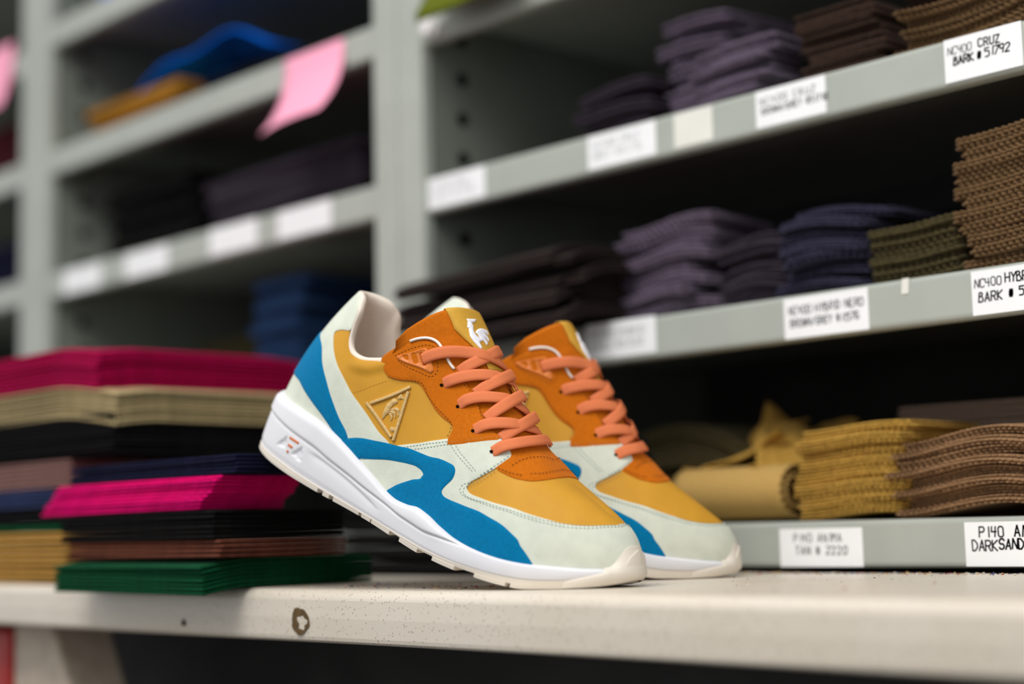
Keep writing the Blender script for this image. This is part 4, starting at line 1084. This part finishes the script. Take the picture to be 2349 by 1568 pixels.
# ---- piles lying on the bench
fuzz = dict(pitch=0.0026, amp=0.0005, plies=1, neat=True)
ax0 = -1.262
stack('fabric_swatch', 'dark green velvet swatch under the right bench pile', 'fabric swatch', 'green swatches under the bench pile', f_green, ax0, -1.034, 0.655, 0.155, 0.0008, 0.0225, 7, sag=lambda x, y: -0.35 * max(0, -y - 0.040) ** 1.3 - 0.06 * max(0, -y - 0.02) * max(0, x), jit=0.0013, rot=0.006, seed=61, **fuzz)
stack('fabric_swatch', 'rust-brown swatch between green and black swatches in the right bench pile', 'fabric swatch', 'rust-brown swatches in the bench pile', f_rust, ax0 + .01, -1.026, 0.664, 0.115, 0.0228, 0.0365, 4, jit=0.0013, rot=0.006, seed=63, **fuzz)
stack('fabric_swatch', 'black swatch between rust-brown and hot pink swatches in the right bench pile', 'fabric swatch', 'black swatches in the right bench pile', f_black, ax0, -1.032, 0.662, 0.120, 0.0366, 0.0585, 6, jit=0.0013, rot=0.006, seed=65, **fuzz)
stack('fabric_swatch', 'hot pink velvet swatch in the middle of the right bench pile', 'fabric swatch', 'hot pink swatches in the bench pile', f_pink, ax0 - .035, -1.05, 0.661, 0.075, 0.0588, 0.0835, 9, jit=0.0013, rot=0.006, seed=67, lean=(0.028, 0.0), **fuzz)
stack('fabric_swatch', 'navy velvet swatch atop the right bench pile under the raised heel', 'fabric swatch', 'navy swatches on top of the bench pile', f_navy, ax0 + .012, -1.004, 0.663, 0.088, 0.0838, 0.0985, 5, jit=0.0013, rot=0.006, seed=69, **fuzz)
bx0 = -1.62
stack('fabric_swatch', 'ochre velvet swatch at the bottom of the left bench pile', 'fabric swatch', 'ochre swatches in the left bench pile', f_ochre, bx0, -1.325, 0.700, 0.17, 0.0006, 0.046, 9, jit=0.0013, rot=0.006, seed=71, **fuzz)
stack('fabric_swatch', 'dark green swatch lying on the ochre swatches in the left bench pile', 'fabric swatch', 'green swatches in the left bench pile', f_green, bx0, -1.345, 0.703, 0.17, 0.0463, 0.0535, 1, jit=0.0013, seed=72, **fuzz)
stack('fabric_swatch', 'black swatch above the green one in the left bench pile', 'fabric swatch', 'low black swatches in the left bench pile', f_black, bx0, -1.32, 0.703, 0.17, 0.0538, 0.068, 2, jit=0.0013, rot=0.006, seed=73, **fuzz)
stack('fabric_swatch', 'slate-blue swatch below the dusty rose ones in the left bench pile', 'fabric swatch', 'slate-blue swatches in the left bench pile', f_slate, bx0, -1.352, 0.701, 0.17, 0.0683, 0.085, 5, jit=0.0013, rot=0.006, seed=74, **fuzz)
stack('fabric_swatch', 'dusty rose-brown swatch above slate-blue ones in the left bench pile', 'fabric swatch', 'dusty rose swatches in the left bench pile', f_rose, bx0, -1.322, 0.701, 0.17, 0.0853, 0.110, 6, jit=0.0013, rot=0.006, seed=75, **fuzz)
stack('fabric_swatch', 'black swatch under the tan velvet in the left bench pile', 'fabric swatch', 'upper black swatches in the left bench pile', f_black, bx0, -1.245, 0.700, 0.20, 0.1103, 0.150, 10, jit=0.0013, rot=0.006, seed=76, **fuzz)
dome = lambda x, y: -0.35 * max(0, x - 0.08) ** 1.5 - 0.5 * max(0, abs(y) - 0.07) ** 1.5
stack('fabric_swatch', 'tan velvet swatch under the crimson ones in the left bench pile', 'fabric swatch', 'tan swatches in the left bench pile', f_tan, bx0, -1.242, 0.701, 0.225, 0.1503, 0.1790, 8, sag=dome, jit=0.0013, rot=0.006, seed=77, **fuzz)
stack('fabric_swatch', 'crimson velvet swatch at the top of the left bench pile', 'fabric swatch', 'crimson swatches on top of the left bench pile', f_mag, bx0, -1.275, 0.701, 0.23, 0.1793, 0.2150, 9, sag=dome, jit=0.0013, rot=0.006, seed=79, **fuzz)

stack('fabric_swatch', 'black swatch of the dark pile behind the far sneaker', 'fabric swatch', 'black swatches behind the far sneaker', f_black, -1.22, -0.93, 0.925, 0.105, 0.0006, 0.115, 9, jit=0.003, rot=0.01, seed=81, **fuzz)
# ------------------------------------------------------------------ paper labels on the shelf edges
M_paper = material('white_paper', (240, 240, 240), rough=0.7, var=0.015, nscale=40)
M_tape = material('cream_masking_tape', (226, 224, 214), rough=0.7, var=0.03, nscale=40)
M_ink = material('black_marker', (16, 18, 20), rough=0.8, spec=0.1)
M_ink2 = material('worn_marker', (96, 98, 100), rough=0.8, spec=0.1)
M_ink3 = material('faded_marker', (196, 197, 198), rough=0.8, spec=0.1)
GL = {'A': '00 26 40|12 32', 'B': '00 06 26 35 24 03|24 33 41 30 00', 'C': '45 36 16 05 01 10 30 41', 'D': '00 06 26 44 42 20 00', 'E': '40 00 06 46|03 33',
      'G': '45 36 16 05 01 10 30 41 43 23', 'H': '00 06|40 46|03 43', 'I': '20 26', 'K': '00 06|46 03 40', 'M': '00 06 23 46 40', 'N': '00 06 40 46',
      'O': '10 01 05 16 36 45 41 30 10', 'P': '00 06 36 45 44 33 03', 'R': '00 06 36 45 44 33 03|23 40', 'S': '45 36 16 05 04 13 33 42 41 30 10 01', 'T': '20 26|06 46',
      'U': '06 01 10 30 41 46', 'V': '06 20 46', 'W': '06 10 24 30 46', 'Y': '06 23 46|23 20', 'Z': '06 46 00 40', '0': '10 01 05 16 36 45 41 30 10', '1': '20 26',
      '2': '05 16 36 45 44 00 40', '3': '05 16 36 45 33 23|33 42 41 30 10 01', '4': '06 03 43|36 30', '5': '46 06 04 34 43 41 30 00', '7': '06 46 10', '9': '44 33 13 04 05 16 36 45 30',
      '8': '13 04 05 16 36 45 44 33 13 02 01 10 30 41 42 33', '6': '45 36 16 05 01 10 30 41 42 33 13 02', '#': '10 16|30 36|02 42|04 44', '/': '00 46'}
def lettering(lines, w, h, seed):
    rnd = random.Random(seed); V = []; F = []
    for (txt, x0, z0, ch, adv, th) in lines:
        x = x0
        for c in txt:
            if c == ' ': x += adv * 0.75; continue
            sx = ch * 0.54 / 4; sz = ch / 6; jz = rnd.uniform(-.04, .04) * ch; sl = rnd.uniform(-.05, .12)
            for st in GL[c].split('|'):
                P = [(int(q[0]) , int(q[1])) for q in st.split()]
                P = [(x + a * sx + b_ * sz * sl, z0 + jz + b_ * sz) for a, b_ in P]
                for (a, c_) in zip(P[:-1], P[1:]):
                    d = np.array(c_) - np.array(a); L = np.hypot(*d) + 1e-9; d /= L; n_ = np.array([-d[1], d[0]]) * th * 0.72
                    a2 = np.array(a) - d * th * .4; c2 = np.array(c_) + d * th * .4
                    k = len(V)
                    for q in (a2 - n_, a2 + n_, c2 + n_, c2 - n_): V.append((q[0], -0.0003, q[1]))
                    F.append((k, k + 1, k + 2, k + 3))
            x += adv * (0.62 if c in '1I' else 1.0)
    return V, F
def paper_label(x0, x1, z0, z1, lab, lines=None, ink=None, name='paper_label', mat=None, skew=0.0, cat='label', group=None, seed=1):
    w, h = x1 - x0, z1 - z0
    b = MB(); b.box(0, w, -0.0002, 0.0001, 0, h)
    b.V = [(x, y, z + skew * x / w) for x, y, z in b.V]
    o = b.obj(name, mat or M_paper, None, (x0, YF - 0.0003, z0))
    tag(o, lab, cat, group)
    if lines:
        V, F = lettering(lines, w, h, seed)
        link('lettering', mesh('lettering', V, F, ink, False), o)
    return o
S1z, S2z, S3z = 0.3535, 0.1815, 0.0035
two = lambda a, c, ch, adv, th, dx=0.006: [(a, dx, 0.0180, ch, adv, th), (c, dx, 0.0080, ch, adv, th)]
paper_label(-1.2262, -1.1428, S1z + .004, S1z + .0345, 'leftmost blurred white label on the upper shelf, touching the post', two('NC400 CRUZ', 'BLACK #51790'.replace('L', 'I'), .0062, .0056, .0007), M_ink3, seed=2)
paper_label(-1.0040, -0.9221, S1z + .004, S1z + .0345, 'white label with faint writing on the upper shelf, left of the cream tape', two('NC400 CRUZ', 'GREY #51715', .0062, .0060, .0007), M_ink3, seed=3)
paper_label(-0.9010, -0.8585, S1z + .0045, S1z + .034, 'blank cream tape strip between two white labels on the upper shelf', None, None, 'masking_tape', M_tape, cat='tape')
paper_label(-0.8123, -0.7430, S1z + .004, S1z + .0345, 'white label with blurred writing on the upper shelf, right of the cream tape', [('NC400 CRUZ', .005, .0185, .0056, .0058, .0006), ('BROWN/GREY #51718', .006, .0105, .0052, .0041, .0007)], M_ink2, seed=4)
paper_label(-0.6362, -0.5731, S1z + .003, S1z + .0355, 'sharp white label reading NC400 CRUZ BARK #51792 on the upper shelf', [('NC400 ', .003, .0205, .0058, .0041, .0005), ('CRUZ', .0285, .0212, .0058, .0046, .0008), ('BARK ', .0075, .0125, .0058, .0044, .0009), ('#', .0270, .0130, .0052, .0046, .0010), ('51792', .0335, .0130, .0062, .0044, .0008)], M_ink, seed=5)
paper_label(-1.0130, -0.9298, S2z + .005, S2z + .0365, 'white label with faint writing on the middle shelf, behind the far sneaker laces', two('NC400 HYBRID', 'BLACK #51520'.replace('L', 'I'), .0060, .0058, .0008), M_ink3, skew=0.0, seed=6)
paper_label(-0.7928, -0.7131, S2z + .0015, S2z + .0335, 'white label reading NC400 HYBRID NERO in the middle of the middle shelf', [('NC400 HYBRID NERO', .005, .0190, .0062, .0044, .0007), ('BROWN/GREY #11576', .006, .0090, .0058, .0041, .0007)], M_ink2, seed=7)
paper_label(-0.6244, -0.5420, S2z + .0015, S2z + .0335, 'white label reading NC400 HYBRID BARK at the right end of the middle shelf', [('NC400', .0025, .0200, .0060, .0045, .0006), ('HYBRID', .0270, .0212, .0066, .0046, .0008), ('BARK', .0052, .0095, .0066, .0050, .0008), ('#', .0295, .0105, .0052, .0046, .0011), ('513', .0375, .0105, .0062, .0050, .0008)], M_ink, seed=8)
paper_label(-0.8066, -0.7286, S3z + .001, S3z + .0305, 'white label reading P140 ANIMA TAN on the lowest shelf beside the sneaker toe', [('P140 ANIMA', .0140, .0190, .0062, .0052, .0006), ('TAN # 2220', .0150, .0095, .0060, .0053, .0007)], M_ink2, seed=9)
paper_label(-0.6411, -0.5630, S3z + .0012, S3z + .0325, 'sharp white label reading P140 AN DARK SAND at the right end of the lowest shelf', [('P140', .0118, .0205, .0072, .0058, .0008), ('AN', .0395, .0208, .0076, .0062, .0009), ('DARK', .0060, .0108, .0074, .0052, .0008), ('SAND', .0270, .0120, .0070, .0051, .0009), ('#', .0490, .0130, .0058, .0050, .0009)], M_ink, seed=10)
L3z = 0.362
for k, (a, c, dz) in enumerate([(-1.9823, -1.8843, 0), (-1.8214, -1.7203, 0), (-1.6262, -1.5286, .002), (-1.4876, -1.3889, .001)]):
    paper_label(a, c, L3z + .002 + dz, L3z + .0335 + dz, ['leftmost of four blurred white labels on the shelf left of the middle post', 'second from left of four blurred white labels left of the middle post', 'third from left of four blurred white labels left of the middle post', 'rightmost of four blurred white labels, nearest the middle post'][k])
bt_ = MB(); bt_.box(0, .0062, -0.0004, 0.0, 0, .0115); bt_.V = [(x + (0.0012 if z > .005 else 0), y, z) for x, y, z in bt_.V]
tag(bt_.obj('torn_tape', M_tape, None, (-0.6835, YF - 0.0002, S2z + .0245)), 'small torn scrap of white tape on the middle shelf edge', 'tape')

# ------------------------------------------------------------------ pink sticky notes
M_pinkp = material('pink_note_paper', (255, 168, 194), rough=0.75, var=0.02, nscale=20)
def note(name, x0, x1, ztop, zbot, yt, yb, dx, label, seed):
    V = []; F = []; n, m = 12, 16
    for j in range(m + 1):
        t = j / m
        for i in range(n + 1):
            u = i / n
            y = yt + (yb - yt) * t ** 2.2 - 0.006 * math.sin(math.pi * u) * t
            V.append((x0 + (x1 - x0) * u + dx * t ** 1.6, y, ztop + (zbot - ztop) * t + 0.006 * t * (u - 0.5) * 2 * 0.6))
    for j in range(m):
        for i in range(n):
            F.append((j * (n + 1) + i, j * (n + 1) + i + 1, (j + 1) * (n + 1) + i + 1, (j + 1) * (n + 1) + i))
    o = link(name, mesh(name, V, F, M_pinkp))
    md = o.modifiers.new('solid', 'SOLIDIFY'); md.thickness = 0.0003
    return tag(o, label, 'sticky note')
note('sticky_note', -1.470, -1.362, 0.566, 0.475, YF - 0.001, YF - 0.045, 0.012, 'pink sticky note curling off a shelf edge left of the middle post', 1)
note('sticky_note', -2.245, -2.135, 0.747, 0.647, YF - 0.001, YF - 0.02, 0.0, 'pink sticky note cut off by the left edge of the photo', 2)

# ------------------------------------------------------------------ odds and ends
f_moss = fab('moss_green_cloth', (92, 100, 28), 0.15, 0.1)
me = swatch_mesh('hanging_cloth', 0.13, 0.10, 0.012, 0.006, 0.0006, f_moss, lambda x, y: -8.0 * max(0, -y - 0.018) ** 1.6 + 0.10 * max(0, x), 91)
tag(link('hanging_cloth', me, None, (-1.128, 1.048, 0.5640)), 'moss green cloth edge spilling over the top shelf corner at the middle post', 'cloth')
pl = MB(); pl.cyl((-1.214, YF - 0.012, 0.5405), (-1.214, YF + 0.001, 0.5405), 0.0085, 20)
pl.cyl((-1.208, YF - 0.008, 0.5385), (-1.208, YF + 0.001, 0.5385), 0.0075, 20)
tag(pl.obj('plastic_plug', material('white_plastic', (238, 234, 232), rough=0.35), None, None, smooth=False, bevel=0.002), 'round white plastic plug on the shelf corner beneath the moss green cloth', 'plug')
# something red stored under the left end of the bench
rb = MB(); rb.box(-1.62, -1.514, 0.74, 0.80, -0.78, -0.045)
tag(rb.obj('storage_bin', material('red_plastic', (176, 34, 26), rough=0.45), None, None, bevel=0.006), 'red storage bin standing under the left end of the bench', 'bin')

# lint and crumbs on the bench: nobody could count them
rnd = random.Random(5); V = []; F = []; cols = [[], [], [], []]
mb = [MB() for _ in range(5)]
def crumb(k, x, y, s):
    p = [Vector((rnd.uniform(-1, 1), rnd.uniform(-1, 1), rnd.uniform(-.5, .8))) for _ in range(4)]
    zmin = min(q.z for q in p)
    mb[k].add([(x + q.x * s * 1.4, y + q.y * s, (q.z - zmin) * s * 0.7 + 0.0001) for q in p], [(0, 1, 2), (0, 3, 1), (1, 3, 2), (0, 2, 3)])
for i in range(700):
    x = rnd.uniform(-1.02, -0.45); y = BY1 - abs(rnd.gauss(0, 0.018)) - 0.002
    crumb(rnd.choice([0, 0, 1, 2, 3, 4]), x, y, rnd.uniform(0.0005, 0.0016))
for i in range(160):
    crumb(rnd.choice([0, 0, 1, 2, 3, 4]), rnd.uniform(-1.0, -0.55), rnd.uniform(0.72, 1.03), rnd.uniform(0.0004, 0.0011))
for i in range(120):
    crumb(rnd.choice([0, 1, 2, 3, 4]), rnd.uniform(-1.00, -0.82), rnd.uniform(0.715, 0.80), rnd.uniform(0.0006, 0.0018))
for k, (c, nm) in enumerate([((190, 150, 96), 'sand-coloured'), ((30, 30, 34), 'black'), ((160, 30, 60), 'crimson'), ((30, 60, 120), 'blue'), ((214, 206, 190), 'pale')]):
    o = mb[k].obj('fabric_lint', material('lint_' + str(k), c, rough=1.0), None, None)
    o['kind'] = 'stuff'
    tag(o, 'tiny ' + nm + ' lint crumbs scattered over the bench top', 'lint')
